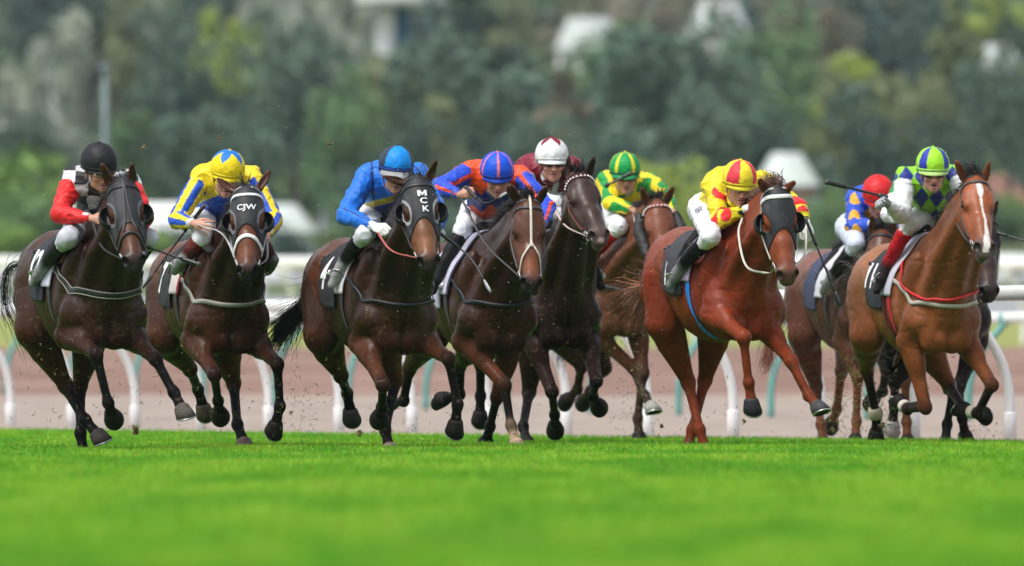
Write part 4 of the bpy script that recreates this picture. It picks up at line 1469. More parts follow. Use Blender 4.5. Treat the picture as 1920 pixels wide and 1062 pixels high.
def add_bridle(H, J=None):
    S = H.S
    B = S.get('bridle', {})
    lc = B.get('col', (.015, .013, .013))
    Hd = H.Hd
    mb = MB()
    o = .009 if S.get('hood') else .003
    w = .018
    # head piece over the poll and down both cheeks to the bit
    for s in (-1, 1):
        strap_on(H, mb, [Hd(.02, s * .03, .03), Hd(.04, s * .085, -.05), Hd(.12, s * .12, -.10), Hd(.30, s * .10, -.11), Hd(.44, s * .06, -.10)], .016, off=o, parts=HD, col=lc)
        # throat lash
        strap_on(H, mb, [Hd(.05, s * .09, -.06), Hd(.10, s * .11, -.14), Hd(.20, s * .08, -.24), Hd(.26, 0, -.30)], .012, off=.004, parts=HD, col=lc)
    mb.build('bridle', M_STRAP, H.root, use_cols=True)
    # brow band
    bc = B.get('brow', lc)
    mb = MB()
    P, N = strap_on(H, mb, [Hd(.085, -.11, -.07), Hd(.075, -.07, .0), Hd(.085, 0, .02), Hd(.075, .07, .0), Hd(.085, .11, -.07)], B.get('browW', .022), off=o + .002, parts=HD, col=bc, n=48)
    ob = mb.build('brow_band', M_STRAP, H.root, use_cols=True)
    if B.get('studs'):
        mb = MB()
        for i in range(2, 46, 3):
            mb.ball(P[i] + N[i] * .005, .0075, 8, col=(.85, .85, .85))
        mb.build('stud', M_STRAP, ob, use_cols=True)
    if B.get('noseband'):
        nb = B['noseband']
        mb = MB()
        x = nb.get('x', .40)
        strap_on(H, mb, [Hd(x + .03, -.085, -.13), Hd(x + .01, -.08, -.07), Hd(x - .02, -.04, .0), Hd(x - .03, 0, .015), Hd(x - .02, .04, .0), Hd(x + .01, .08, -.07), Hd(x + .03, .085, -.13)], nb.get('w', .026), t=.007, off=.004, parts=HD, col=nb['col'], n=48)
        mb.build('nose_band', M_STRAP, H.root, use_cols=True)
    if B.get('centre'):     # pale strap down the face splitting in two above the nose
        cc = B['centre']
        mb = MB()
        strap_on(H, mb, [Hd(-.02, 0, .0), Hd(.08, 0, .03), Hd(.2, 0, .03), Hd(.33, 0, .02)], .018, t=.006, off=.006, parts=HD, col=cc)
        for s in (-1, 1):
            strap_on(H, mb, [Hd(.32, s * .004, .02), Hd(.36, s * .028, .01), Hd(.42, s * .06, -.03), Hd(.48, s * .068, -.08)], .015, t=.006, off=.006, parts=HD, col=cc)
        strap_on(H, mb, [Hd(.325, -.012, .02), Hd(.33, 0, .02), Hd(.325, .012, .02)], .03, t=.008, off=.006, parts=HD, col=cc, n=8)
        mb.build('face_strap', M_STRAP, H.root, use_cols=True)
    if B.get('vstrap'):
        mb = MB()
        cc = B['vstrap']
        for s in (-1, 1):
            strap_on(H, mb, [Hd(.0, 0, .02), Hd(.08, s * .003, .03), Hd(.2, s * .010, .03), Hd(.30, s * .02, .02), Hd(.38, s * .035, .0)], .010, t=.005, off=.011, parts=HD, col=cc)
        mb.build('face_strap', M_STRAP, H.root, use_cols=True)
    # bit with rings
    for s in (-1, 1):
        mb = MB()
        c, n = H.f.project(np.array([Hd(.50, s * .075, -.10)]), .008, HD)
        c = c[0]; n = n[0]
        a1 = norm(H.HAX[0] - n * (H.HAX[0] @ n)); a2 = np.cross(n, a1)
        ring(mb, c, a1, a2, B.get('ring', .030), .0042)
        ring(mb, c + n * .006 - a1 * .028, a1, a2, .012, .0035)
        mb.tube(np.array([c - a1 * .05, c - a1 * .02]), .005, 6)
        mb.build('bit_ring', M_METAL, H.root)
        H.__dict__.setdefault('bit', {})[s] = c
    if B.get('sheepskin'):
        for s in (-1, 1):
            ff = Field()
            r = np.random.default_rng(5)
            base_, n = H.f.project(np.array([Hd(x, s * .11, -.075) for x in np.linspace(.09, .44, 7)]), .025, HD)
            base_ = base_ + H.HAX[1] * s * .012
            ff.chain(base_, [.030, .037, .040, .040, .038, .034, .027], .02, (.012, .012, .014))
            V, Fq = ff.mesh(.006)
            N = vnormals(V, Fq)
            V = V + N * (.006 * np.abs(vnoise(V * 110)) + .004 * vnoise(V * 45))[:, None]
            obj('cheek_roll', V, Fq, M_HOOD, H.root, ff.colour(V, (.012, .012, .014)))


def add_hood(H):
    S = H.S
    hd = S.get('hood')
    if not hd: return
    f = H.f
    C0 = (.016, .017, .021)
    poll, HAX, hk, hs = H.poll, H.HAX, H.hk, H.hs

    def hq(P):
        return (P - poll) @ HAX.T / A(hk, hs, hs)
    low = hd.get('low', .33)

    def clip(P):
        q = hq(P)
        y = np.abs(q[:, 1]) / .09
        lowx = low + .10 * np.clip(y, 0, 1.4) ** 2 * hd.get('sides', 1.0)
        a = (q[:, 0] - lowx) * .8
        b = (-.02 - q[:, 0] - .0 * y)
        c = -.155 - .1 * np.clip(q[:, 0], 0, .4) - q[:, 2]
        r = np.maximum(np.maximum(a, b), c)
        for s in (-1, 1):
            e = np.linalg.norm((q - A(.215, s * .098, -.045)) / A(.062, .05, .046), axis=1)
            r = np.maximum(r, (1 - e) * .05)
        return r
    lo = np.array([poll - .75, poll + .75]).min(0); hi = lo + 1.5
    pts = np.array([H.Hd(x, y, z) for x in (-.05, .6) for y in (-.16, .16) for z in (-.3, .08)])
    V, Fq = f.mesh(.005, pts.min(0), pts.max(0), parts=(PART_HEAD, PART_NECK) if False else (PART_HEAD,), clip=clip, grow=.0075)
    V = relax(V, Fq, 1, .3)
    q = hq(V)
    col = np.tile(np.array(C0), (len(V), 1))
    e = np.min([np.linalg.norm((q - A(.215, s * .098, -.045)) / A(.062, .05, .046), axis=1) for s in (-1, 1)], axis=0)
    rim = np.clip((1.36 - e) / .06, 0, 1) * (np.abs(q[:, 1]) < .11)
    rc_ = np.array(hd.get('rim', (.10, .10, .115)))
    col = col * (1 - rim[:, None]) + rc_ * rim[:, None]
    ho = obj('blinker_hood', V, Fq, M_HOOD, H.root, col)
    # cups
    for s in (-1, 1):
        g = Field()
        c = H.Hd(.215, s * .112, -.070)
        ax = np.array([HAX[0], HAX[1] * s, HAX[2]])
        g.el(c, (.066 * hk, .052 * hs, .060 * hs), ax, .004, C0)
        g.el(c + HAX[2] * .018 - HAX[1] * s * .006, (.060 * hk, .048 * hs, .068 * hs), ax, .003, sub=True)

        def cclip(P):
            q = (P - c) @ ax.T
            return np.maximum(q[:, 2] - .030, -.012 - q[:, 1])
        V, Fq = g.mesh(.004, c - .11, c + .11, clip=cclip)
        if len(V): obj('eye_cup', V, Fq, M_HOOD, ho, np.tile(np.array(C0) * .8, (len(V), 1)))
    if hd.get('text'):
        pf = lambda W, off: f.project(W, .0085 + off, HD, it=8)[0]
        n = len(hd['text'])
        for i, (t, pos) in enumerate(zip(hd['text'], hd['pos'])):
            letters_on('lettering', t, hd['size'], H.Hd(*pos), HAX[1], norm(-HAX[0]), pf, M_LETTER, ho, .0045, bold=.0012, cuts=0, stretch=hd.get('stretch', 1.0))


def side_patch(H, x0, x1, a0, a1, nx=24, na=26, off=.014, shear=0.0, zcut=None):
    """grid hugging the trunk: x along the back, a = distance in metres down the flank (negative: near side of image)"""
    T = H.T
    X = np.linspace(x0, x1, nx)
    Aa = np.linspace(a0, a1, na)
    G = np.zeros((nx, na, 3))
    for i, x in enumerate(X):
        for j, a in enumerate(Aa):
            th = a / .30
            th = max(-1.9, min(1.9, th))
            y = .40 * math.sin(th)
            z = .40 * math.cos(th) - max(0, abs(a) - .30) * .25
            G[i, j] = T(x + shear * abs(a), y, z)
    P, N = H.f.project(G.reshape(-1, 3), off, (PART_TORSO,), it=14)
    return P.reshape(nx, na, 3), N.reshape(nx, na, 3)


def sheet(P, N, t=.006):
    """closed thin solid from a grid"""
    nx, na = P.shape[:2]
    V = np.vstack([(P + N * t).reshape(-1, 3), (P - N * .004).reshape(-1, 3)])
    i, j = np.meshgrid(np.arange(nx - 1), np.arange(na - 1), indexing='ij')
    a = i * na + j
    q = np.stack([a, a + 1, a + na + 1, a + na], -1).reshape(-1, 4)
    m = nx * na
    F = [q, q[:, ::-1] + m]
    e = []
    for j in range(na - 1):
        e += [[j, j + m, j + 1 + m, j + 1], [(nx - 1) * na + j, (nx - 1) * na + j + 1, (nx - 1) * na + j + 1 + m, (nx - 1) * na + j + m]]
    for i in range(nx - 1):
        e += [[i * na, (i + 1) * na, (i + 1) * na + m, i * na + m], [i * na + na - 1, i * na + na - 1 + m, (i + 1) * na + na - 1 + m, (i + 1) * na + na - 1]]
    return V, np.vstack(F + [np.array(e)])


def add_saddlery(H):
    S = H.S
    C = S.get('cloth', {})
    f = H.f
    nxy = (60, 90)
    x0, x1 = C.get('x', (-.34, .12))
    drop = C.get('drop', .50)
    P, N = side_patch(H, x0, x1, -drop, drop, 46, 90, .010, shear=C.get('shear', 0))
    wob = .008 * vnoise(P * 9) + .004 * vnoise(P * 22)
    P = P + N * (np.abs(wob))[..., None]
    V, Fq = sheet(P, N)
    u = np.tile(np.linspace(0, 1, 46)[:, None], (1, 90)).ravel(); v = np.tile(np.abs(np.linspace(-1, 1, 90))[None], (46, 1)).ravel()
    col = np.tile(np.array(C.get('col', (.022, .024, .034))), (len(u), 1))
    edge = C.get('edge')
    col2 = np.vstack([col, col])
    cloth = obj('saddle_cloth', V, Fq, M_CLOTH, H.root, col2)
    # number panel lettering
    for txt, size, cx, ca, m, st in C.get('text', []):
        i = int((cx - x0) / (x1 - x0) * 45)
        j = int((ca + drop) / (2 * drop) * 89)
        i = min(max(i, 1), 44); j = min(max(j, 1), 88)
        o_ = P[i, j]; ex = norm(P[i + 1, j] - P[i - 1, j]); ey = norm(P[i, j + 1] - P[i, j - 1])
        flat_pts = P.reshape(-1, 3); flat_n = N.reshape(-1, 3)

        def pf(W, off, flat_pts=flat_pts, flat_n=flat_n):
            out = []
            for w in W:
                d = ((flat_pts - w) ** 2).sum(1)
                k = np.argsort(d)[:4]
                wt = 1 / (d[k] + 1e-6); wt /= wt.sum()
                p = (flat_pts[k] * wt[:, None]).sum(0); n = norm((flat_n[k] * wt[:, None]).sum(0))
                out.append(w - n * ((w - p) @ n) + n * (.006 + off))
            return np.array(out)
        letters_on('number', txt, size, o_, ex, ey, pf, MATS[m], cloth, .003, bold=size * .035, stretch=st)
    # lining / pad that shows in front of the cloth
    pc = C.get('pad', (.62, .60, .70))
    P2, N2 = side_patch(H, x1 - .02, x1 + C.get('padw', .12), -drop * .86, drop * .86, 10, 60, .012)
    P2 = P2 + N2 * (.004 * (1 + vnoise(P2 * 14)))[..., None]
    V, Fq = sheet(P2, N2)
    obj('saddle_pad', V, Fq, M_CLOTH, H.root, np.tile(np.array(pc), (len(V), 1)))
    if C.get('trim'):
        P3, N3 = side_patch(H, x1 + C.get('padw', .12) - .004, x1 + C.get('padw', .12) + .022, -drop * .86, drop * .86, 4, 60, .013)
        V, Fq = sheet(P3, N3, .008)
        obj('pad_trim', V, Fq, M_CLOTH, H.root, np.tile(np.array(C['trim']), (len(V), 1)))
    # saddle: small racing saddle
    g = Field()
    hx, ly, uz = H.AX
    T = H.T
    top, _ = f.project(np.array([T(-.28, 0, .5), T(-.1, 0, .5), T(.1, 0, .5)]), .02, TR)
    sc_ = (.014, .013, .014)
    g.chain(top, [.075, .065, .06], .03, sc_, flat=None)
    for s in (-1, 1):
        q, _ = f.project(np.array([T(.02, s * .16, .34), T(.02, s * .24, .26), T(.0, s * .30, .16)]), .006, TR)
        g.chain(q, [.045, .035, .024], .03, sc_, flat=None)
    V, Fq = g.mesh(.009)
    obj('saddle', V, Fq, M_BOOT, H.root, np.tile(np.array(C.get('saddle', sc_)), (len(V), 1)))
    # girth
    mb = MB()
    th = np.linspace(-2.9, 2.9, 26)
    gx = C.get('girth_x', .20)
    strap_on(H, mb, [T(gx - .03 * math.cos(a), .42 * math.sin(a), .42 * math.cos(a)) for a in th], C.get('girthw', .055), t=.007, off=.006, parts=(PART_TORSO,), n=90, col=C.get('girth', (.03, .03, .03)))
    mb.build('girth', M_STRAP, H.root, use_cols=True)
    if C.get('strap2'):
        mb = MB()
        strap_on(H, mb, [T(gx - .07 - .03 * math.cos(a), .42 * math.sin(a), .42 * math.cos(a)) for a in th], .03, t=.009, off=.008, parts=(PART_TORSO,), n=90, col=C['strap2'])
        mb.build('surcingle', M_STRAP, H.root, use_cols=True)


def add_breastplate(H):
    S = H.S
    for b in S.get('breast', []):
        mb = MB()
        T = H.T
        z = b.get('z', .02)
        pts = [T(.10, -.36, .20 + z), T(.32, -.36, .12 + z), T(.50, -.33, .04 + z), T(.68, -.2, -.02 + z), T(.78, 0, -.045 + z), T(.68, .2, -.02 + z), T(.50, .33, .04 + z), T(.32, .36, .12 + z), T(.10, .36, .20 + z)]
        if b.get('pts'): pts = [T(*p) for p in b['pts']]
        P, N = strap_on(H, mb, pts, b.get('w', .035), t=.007, off=b.get('off', .006), parts=TR + (PART_LEG,), n=90, col=b['col'])
        if b.get('edge'):
            for sg in (-1, 1):
                B_ = norm(np.cross(norm(np.gradient(P, axis=0)), N))
                mb.ribbon(P + B_ * sg * b.get('w', .035) * .42 + N * .006, N, .006, .003, b['edge'])
        mb.build(b.get('name', 'breastplate'), M_STRAP, H.root, use_cols=True)
        if b.get('patches'):
            pass
# ------------------------------------------------------------------ jockeys
SKIN = (.52, .27, .19)


def add_hand(f, wrist, d, n, side, curl=60, sc=1.0, col=SKIN, part=4, k=.006, spread=0.0, thick=1.0):
    """wrist position, d: direction to the knuckles, n: back-of-hand normal, side: +1 thumb on +cross(d,n)"""
    d = norm(d); n = norm(n - d * (n @ d)); t = norm(np.cross(d, n)) * side
    w = wrist
    pm = w + d * .045 * sc
    M = np.array([d, t, n])
    f.el(pm, A(.046, .038, .016) * sc * A(1, 1, thick), M, .012, col, part=part)
    f.rc(w - d * .012, pm, .023 * sc, .026 * sc, .012, col, part=part)
    base = w + d * .082 * sc
    for i in range(4):
        off = (1.5 - i) * .0185
        L = A(.040, .026, .020) * sc * (1.0, 1.08, 1.0, .82)[i]
        p = base + t * off * sc - d * (.004 if i in (1, 2) else .010) * sc
        r = (.0092, .0094, .0090, .0078)[i] * sc * thick
        ang = math.radians(curl * (.55 + .06 * i)); 
        dd = norm(d * math.cos(ang) - n * math.sin(ang) + t * spread * (1.5 - i))
        pts = [p - d * .012 * sc, p]
        tot = ang
        for j in range(3):
            v = norm(d * math.cos(tot) - n * math.sin(tot) + t * spread * (1.5 - i))
            pts.append(pts[-1] + v * L[j])
            tot += math.radians(curl * (1.0 + .05 * i))
        f.chain(pts, [r * 1.05, r * 1.1, r, r * .93, r * .8], k * .5, col, part=part)
    p = w + d * .022 * sc + t * .024 * sc - n * .004
    v1 = norm(d * .65 + t * .75 - n * .25); v2 = norm(d * .95 + t * (.25 if curl < 40 else -.05) - n * .45)
    f.chain([p, p + v1 * .034 * sc, p + v1 * .034 * sc + v2 * .030 * sc, p + v1 * .034 * sc + v2 * .052 * sc],
            [.015 * sc, .0115 * sc * thick, .0105 * sc * thick, .0085 * sc * thick], k, col, part=part)


def build_jockey(J, H):
    Yb = H.S['Y']
    P = {}
    for k, v in J['p'].items():
        P[k] = PX(v[0], v[1], Yb + v[2])
    hx, ly, uz = H.AX
    for k, rr in (('knR', .075), ('anR', .050), ('toR', .050)):     # keep the leg outside the horse's flank
        v = J['p'][k]
        ys = np.arange(Yb - .6, Yb + v[2] + .45, .01)
        Q = np.array([PX(v[0], v[1], y) for y in ys])
        d = H.f.at(Q, (PART_TORSO, PART_NECK))
        hit = np.where(d < rr)[0]
        if len(hit): P[k] = Q[max(hit[0] - 1, 0)]
    # mirror hidden leg
    O = H.O

    def mir(p):
        q = p - O
        return O + q - 2 * ly * (q @ ly)
    if 'knL' not in P: P['knL'] = mir(P['knR'])
    if 'anL' not in P: P['anL'] = mir(P['anR'])
    if 'toL' not in P: P['toL'] = mir(P['toR'])
    hip = P['hip']
    hipR, hipL = hip - ly * .080, hip + ly * .080
    shR, shL, elR, elL = P['shR'], P['shL'], P['elR'], P['elL']
    haR, haL = P['haR'], P['haL']
    head = P['head']
    hsz = J.get('hsize', 1.0)
    # head frame
    fy = math.radians(J.get('fyaw', 0)); fp = math.radians(J.get('fpitch', -25)); fr = math.radians(J.get('froll', 0))
    fw = A(math.sin(fy) * math.cos(fp), -math.cos(fy) * math.cos(fp), math.sin(fp))
    rt = norm(np.cross(A(0, 0, 1), fw))    # subject's right? image-left for a face towards the camera
    rt = -rt                               # image-right
    up = norm(np.cross(fw, rt))
    if up[2] < 0: up = -up
    rt, up = rt * math.cos(fr) + up * math.sin(fr), up * math.cos(fr) - rt * math.sin(fr)
    HX = np.array([rt, fw, up])
    hd = lambda x, y, z: head + (rt * x + fw * y + up * z) * hsz
    rootloc = A(hip[0], hip[1], 0)
    R = root('person', rootloc, J['label'], 'jockey', 'jockeys riding the racehorses')
    gl = J.get('gloves')
    # ---------------- skin body, continuous
    f = Field()
    ch = (shR + shL) / 2
    spd = norm(hip - ch)
    latd = norm(shL - shR)
    vent = norm(np.cross(latd, spd))
    if vent[2] > 0: vent = -vent           # belly side, down
    chest = ch + spd * .10 + vent * .02
    f.el(chest, (.155, .115, .18), np.array([latd, vent, spd]), .04, SKIN)
    f.rc(chest + spd * .10, hip, .095, .09, .06, SKIN)
    f.rc(hipR, hipL, .08, .08, .05, SKIN)
    neck0 = ch + vent * -.01
    f.rc(neck0, hd(0, -.03, -.06), .055, .052, .03, SKIN)
    # skull and face
    f.el(hd(0, -.012, .035), A(.074, .094, .092) * hsz, HX, .02, SKIN)
    f.el(hd(0, .022, -.045), A(.058, .064, .062) * hsz, HX, .02, SKIN)
    f.rc(hd(-.040, .012, -.075), hd(0, .060, -.098), .024 * hsz, .021 * hsz, .02, SKIN)
    f.rc(hd(.040, .012, -.075), hd(0, .060, -.098), .024 * hsz, .021 * hsz, .02, SKIN)
    f.el(hd(0, .066, -.100), A(.019, .017, .015) * hsz, HX, .012, SKIN)
    f.rc(hd(0, .084, .002), hd(0, .104, -.036), .009 * hsz, .014 * hsz, .010, (.60, .28, .20))
    for s in (-1, 1):
        f.el(hd(s * .011, .096, -.040), A(.010, .010, .008) * hsz, HX, .006, (.58, .27, .2))
        f.el(hd(s * .044, .066, -.028), A(.022, .018, .018) * hsz, HX, .015, (.60, .28, .20))
        f.el(hd(s * .034, .083, .006), A(.019, .012, .011) * hsz, HX, .006, sub=True)
        f.el(hd(s * .034, .072, .005), A(.014, .014, .012) * hsz, HX, .003, (.5, .3, .25))
        f.rc(hd(s * .012, .090, .022), hd(s * .052, .072, .022), .008 * hsz, .007 * hsz, .010, SKIN)
        f.el(hd(s * .078, -.008, -.012), A(.010, .020, .032) * hsz, HX, .006, (.55, .26, .2))
    mo = J.get('mouth', .004)
    f.el(hd(0, .087, -.064 + mo * .3), A(.025, .011, .0065) * hsz, HX, .004, (.42, .14, .12))
    f.el(hd(0, .084, -.078 - mo * .6), A(.021, .011, .0075) * hsz, HX, .004, (.45, .15, .13))
    f.el(hd(0, .096, -.070), A(.024, .012, .0025 + mo * .5) * hsz, HX, .003, sub=True)
    # arms under the silks
    for sh, el_, ha in ((shR, elR, haR), (shL, elL, haL)):
        wr = ha - norm(ha - el_) * .02
        f.chain([sh, el_, wr], [.048, .036, .024], .02, SKIN)
    # legs under the breeches
    for hp, kn, an in ((hipR, P['knR'], P['anR']), (hipL, P['knL'], P['anL'])):
        f.chain([hp, kn, an], [.070, .045, .030], .02, SKIN)
    hcol = gl if gl else SKIN
    for key, ha, el_, s in (('hR', haR, elR, 1), ('hL', haL, elL, -1)):
        hs_ = J.get(key, {})
        fa = norm(ha - el_)
        d = norm(fa + np.array(hs_.get('bend', (0, 0, 0)), float))
        n = np.array(hs_.get('n', (-.35 * s, -.3, .8)), float)
        if gl is None or hs_.get('bare'):
            add_hand(f, ha, d, n, hs_.get('th', 1) * s * -1 if 'th' in hs_ else -s, hs_.get('curl', 68), .93, SKIN, spread=hs_.get('spread', 0))
    V, Fq = f.mesh(QUAL['man'])
    V = relax(V, Fq, 1, .25)
    C = f.colour(V, SKIN, .006)
    q = (V - head) @ HX.T / hsz
    # eye whites / irises, brows, mouth interior
    for s in (-1, 1):
        d = np.linalg.norm((q - A(s * .034, .084, .006)) * A(1, .8, 1.5), axis=1)
        w = np.clip((.015 - d) / .005, 0, 1)[:, None]
        C = C * (1 - w) + A(.07, .045, .035) * w
        dx = np.abs(q[:, 0] - s * .034)
        w = (np.clip((.021 - dx) / .006, 0, 1) * np.clip((.005 - np.abs(q[:, 2] - .023)) / .003, 0, 1) * (q[:, 1] > .05))[:, None] * .7
        C = C * (1 - w) + A(.08, .045, .03) * w
    w = (np.clip((.020 - np.abs(q[:, 0])) / .005, 0, 1) * np.clip((.003 + mo * .45 - np.abs(q[:, 2] + .070)) / .002, 0, 1) * (q[:, 1] > .07))[:, None]
    C = C * (1 - w) + A(.05, .012, .012) * w
    w = (np.clip((np.abs(q[:, 2] + .09) < .04).astype(float), 0, 1) * (q[:, 1] > 0))[:, None] * .10
    C = C * (1 - w) + A(.25, .16, .13) * w
    C = C * (1 + .10 * fbm(V * 25, 2))[:, None]
    obj('body', V, Fq, M_SKIN, R, C)
    # ---------------- silks
    g = Field()
    cl = .014
    g.el(chest, (.175, .125, .19), np.array([latd, vent, spd]), .04, part=1)
    back = ch + spd * .14 - vent * .045
    g.el(back, (.165, .085, .19), np.array([latd, vent, spd]), .06, part=1)
    g.rc(shR + spd * .03, shL + spd * .03, .070, .070, .05, part=1)
    wa = ch + (hip - ch) * .80
    g.rc(chest + spd * .06 + latd * .04, wa + latd * .035, .118, .108, .05, part=1)
    g.rc(chest + spd * .06 - latd * .04, wa - latd * .035, .118, .108, .05, part=1)
    g.rc(ch - spd * .00, hd(0, -.035, -.085), .075, .060, .03, part=1)
    arms = []
    for i, (sh, el_, ha) in enumerate(((shR, elR, haR), (shL, elL, haL))):
        fl = J.get('sleeve', 1.0)
        wr = ha - norm(ha - el_) * .030
        mid = el_ + (wr - el_) * .5
        g.chain([sh, sh + (el_ - sh) * .5, el_], [.070 * fl, .066 * fl, .058 * fl], .03, part=2 + i)
        g.chain([el_, mid, wr], [.058 * fl, .052 * fl, .031], .02, part=2 + i)
        arms.append((sh, el_, wr))
    V, Fq = g.mesh(QUAL['man'])
    V = relax(V, Fq, 1, .3)
    N = vnormals(V, Fq)
    # cloth folds: wind-blown, mostly across the arm
    w1 = vnoise(V * A(17, 17, 26) + J['seed']) ; w2 = vnoise(V * 34 + 3 * vnoise(V * 8)[:, None])
    rid = 1 - np.abs(vnoise(V * A(13, 13, 21) + 2.1 * J['seed']))
    rid2 = 1 - np.abs(vnoise(V * A(24, 24, 34) + 4 * vnoise(V * 7 + 2)[:, None] + J['seed']))
    V = V + N * (.005 * w1 + .002 * w2 + .008 * (rid ** 6 - .2) + .003 * (rid2 ** 6 - .1))[:, None]
    # part ids and parameters
    info = {}
    darm = []
    tarm = []
    for sh, el_, wr in arms:
        def seg(a, b):
            ab = b - a; t = np.clip(((V - a) @ ab) / (ab @ ab), 0, 1)
            return np.linalg.norm(V - a - t[:, None] * ab, axis=1), t
        d1, t1 = seg(sh, el_); d2, t2 = seg(el_, wr)
        darm.append(np.minimum(d1, d2) - .058)
        tarm.append(np.where(d1 < d2, t1, 1 + t2))
    rel = V - ch
    tu = rel @ latd; tv = rel @ spd; tw = rel @ vent
    dt = np.sqrt((np.maximum(np.abs(tu) - .10, 0)) ** 2 + np.maximum(-tv - .02, 0) ** 2 + (np.maximum(np.abs(tw) - .06, 0)) ** 2) - .05
    part = np.argmin(np.stack([dt + .005] + darm, 1), 1)
    armt = np.where(part == 1, tarm[0], tarm[1])
    # around-arm angle
    ang = np.zeros(len(V))
    for i, (sh, el_, wr) in enumerate(arms):
        m = part == i + 1
        t = tarm[i][m]
        ax = np.where((t < 1)[:, None], el_ - sh, wr - el_)
        cpt = np.where((t < 1)[:, None], sh + (el_ - sh) * np.clip(t, 0, 1)[:, None], el_ + (wr - el_) * np.clip(t - 1, 0, 1)[:, None])
        r = V[m] - cpt
        ax = norm(ax)
        e1 = norm(np.cross(ax, A(0, 1, 0.2))); e2 = np.cross(ax, e1)
        ang[m] = np.arctan2((r * e1).sum(1), (r * e2).sum(1))
    info = dict(V=V, part=part, t=armt, ang=ang, u=tu, v=tv, w=tw, q=(V - head) @ HX.T, N=N, ch=ch)
    C = J['pattern'](info)
    C = C * (1 + .04 * vnoise(V * 12))[:, None]
    silks = obj('silks', V, Fq, M_SILK, R, C)
    # cuffs
    for i, (sh, el_, wr) in enumerate(arms):
        if J.get('cuff') is not None:
            mb = MB(); d = norm(wr - el_)
            mb.tube(np.array([wr - d * .030, wr - d * .004, wr + d * .012, wr + d * .016]), [.034, .034, .031, .024], 14, col=J['cuff'])
            mb.build('cuff', M_SILK, silks, use_cols=True)
    # ---------------- gloves
    if gl is not None:
        for key, ha, el_, s in (('hR', haR, elR, 1), ('hL', haL, elL, -1)):
            hs_ = J.get(key, {})
            if hs_.get('bare'): continue
            gf = Field()
            fa = norm(ha - el_)
            d = norm(fa + np.array(hs_.get('bend', (0, 0, 0)), float))
            n = np.array(hs_.get('n', (-.35 * s, -.3, .8)), float)
            add_hand(gf, ha, d, n, hs_.get('th', 1) * s * -1 if 'th' in hs_ else -s, hs_.get('curl', 68), 1.02, gl, thick=1.15, spread=hs_.get('spread', 0))
            gf.rc(ha - fa * .035, ha, .030, .026, .01, J.get('glovecuff', gl))
            V, Fq = gf.mesh(.0045)
            obj('glove', V, Fq, M_BREECH, R, gf.colour(V, gl, .005))
    # ---------------- breeches
    b = Field()
    wh = J.get('breech', (.74, .75, .79))
    b.rc(hipR, hipL, .098, .098, .05)
    b.rc(hip, ch + (hip - ch) * .70, .100, .100, .05)
    for hp, kn, an in ((hipR, P['knR'], P['anR']), (hipL, P['knL'], P['anL'])):
        m = hp + (kn - hp) * .45
        b.chain([hp, m, kn], [.092, .084, .060], .035)
        b.chain([kn, kn + (an - kn) * .30], [.058, .048], .02)
    V, Fq = b.mesh(QUAL['man'])
    N = vnormals(V, Fq)
    rid = 1 - np.abs(vnoise(V * A(15, 15, 24) + 5.1 + J['seed']))
    V = V + N * (.004 * vnoise(V * 22) + .006 * (rid ** 5 - .2))[:, None]
    C = np.tile(np.array(wh), (len(V), 1)) * (1 + .05 * vnoise(V * 9))[:, None]
    br = obj('breeches', V, Fq, M_BREECH, R, C)
    if J.get('btext'):
        txt, p0, p1, size = J['btext']
        a = hipR + (P['knR'] - hipR) * p0; c = hipR + (P['knR'] - hipR) * p1
        ex = norm(c - a) * 1.0
        out = norm(A(-.25, -1, .15)); out = norm(out - ex * (out @ ex))
        ey = norm(np.cross(out, ex))
        org = (a + c) / 2 + out * .2 + ey * J.get('btoff', 0)

        def pf(W, off):
            for _ in range(14):
                d = b.at(W) - (off + .006)
                W = W - out * np.clip(d, -.05, .05)[:, None] * (np.abs(d) < .9)[:, None]
            return W
        letters_on('lettering', txt, size, org, ex, ey, pf, M_INK, br, .004, bold=.0012)
    # ---------------- boots
    for hp, kn, an, to in ((hipR, P['knR'], P['anR'], P['toR']), (hipL, P['knL'], P['anL'], P['toL'])):
        g = Field()
        bc = J.get('boot', (.012, .012, .014)); tc = J.get('boottop', bc)
        k0 = kn + (an - kn) * .30
        g.chain([k0, kn + (an - kn) * .6, an], [.056, .050, .036], .015, tc)
        g.rc(kn + (an - kn) * .62, an, .048, .037, .015, J.get('bootmid', bc))
        d = norm(to - an)
        down = norm(an - kn)
        heel = an + down * .035 - d * .045
        g.chain([an, heel], [.036, .030], .02, J.get('foot', bc))
        g.chain([heel + d * .02, an + d * .09 + down * .035, an + d * .17 + down * .045], [.032, .036, .028], .02, J.get('foot', bc))
        g.rc(an, an + d * .10 + down * .03, .036, .036, .02, J.get('foot', bc))
        V, Fq = g.mesh(.006)
        N = vnormals(V, Fq)
        V = V + N * (.0025 * vnoise(V * 40))[:, None]
        bo = obj('boot', V, Fq, M_BOOT, R, g.colour(V, bc, .006))
        # stirrup iron, a part of the horse's saddlery
        mb = MB()
        fc = an + d * .10 + down * .055
        side = norm(np.cross(d, down))
        aa = np.linspace(-.2, np.pi + .2, 16)
        Pp = fc + np.cos(aa)[:, None] * side * .048 - np.sin(aa)[:, None] * down * .085
        mb.tube(Pp, .0045, 8)
        mb.box(fc + down * .004, (.12, .035, .012), np.array([side, d, down]), bevel=.004)
        st = mb.build('stirrup', M_METAL, H.root)
        mb = MB()
        topi = fc - down * .085
        ht = H.T(-.02, math.copysign(.20, (fc - H.O) @ ly), .24)
        sp = np.array([topi + (ht - topi) * t for t in np.linspace(0, 1, 8)])
        mb.ribbon(sp, np.tile(norm(A(0, -1, 0) + ly * math.copysign(.6, (fc - H.O) @ ly)), (8, 1)), .022, .004, (.02, .018, .018))
        mb.build('stirrup_leather', M_STRAP, H.root, use_cols=True)
    # ---------------- helmet
    h = Field()
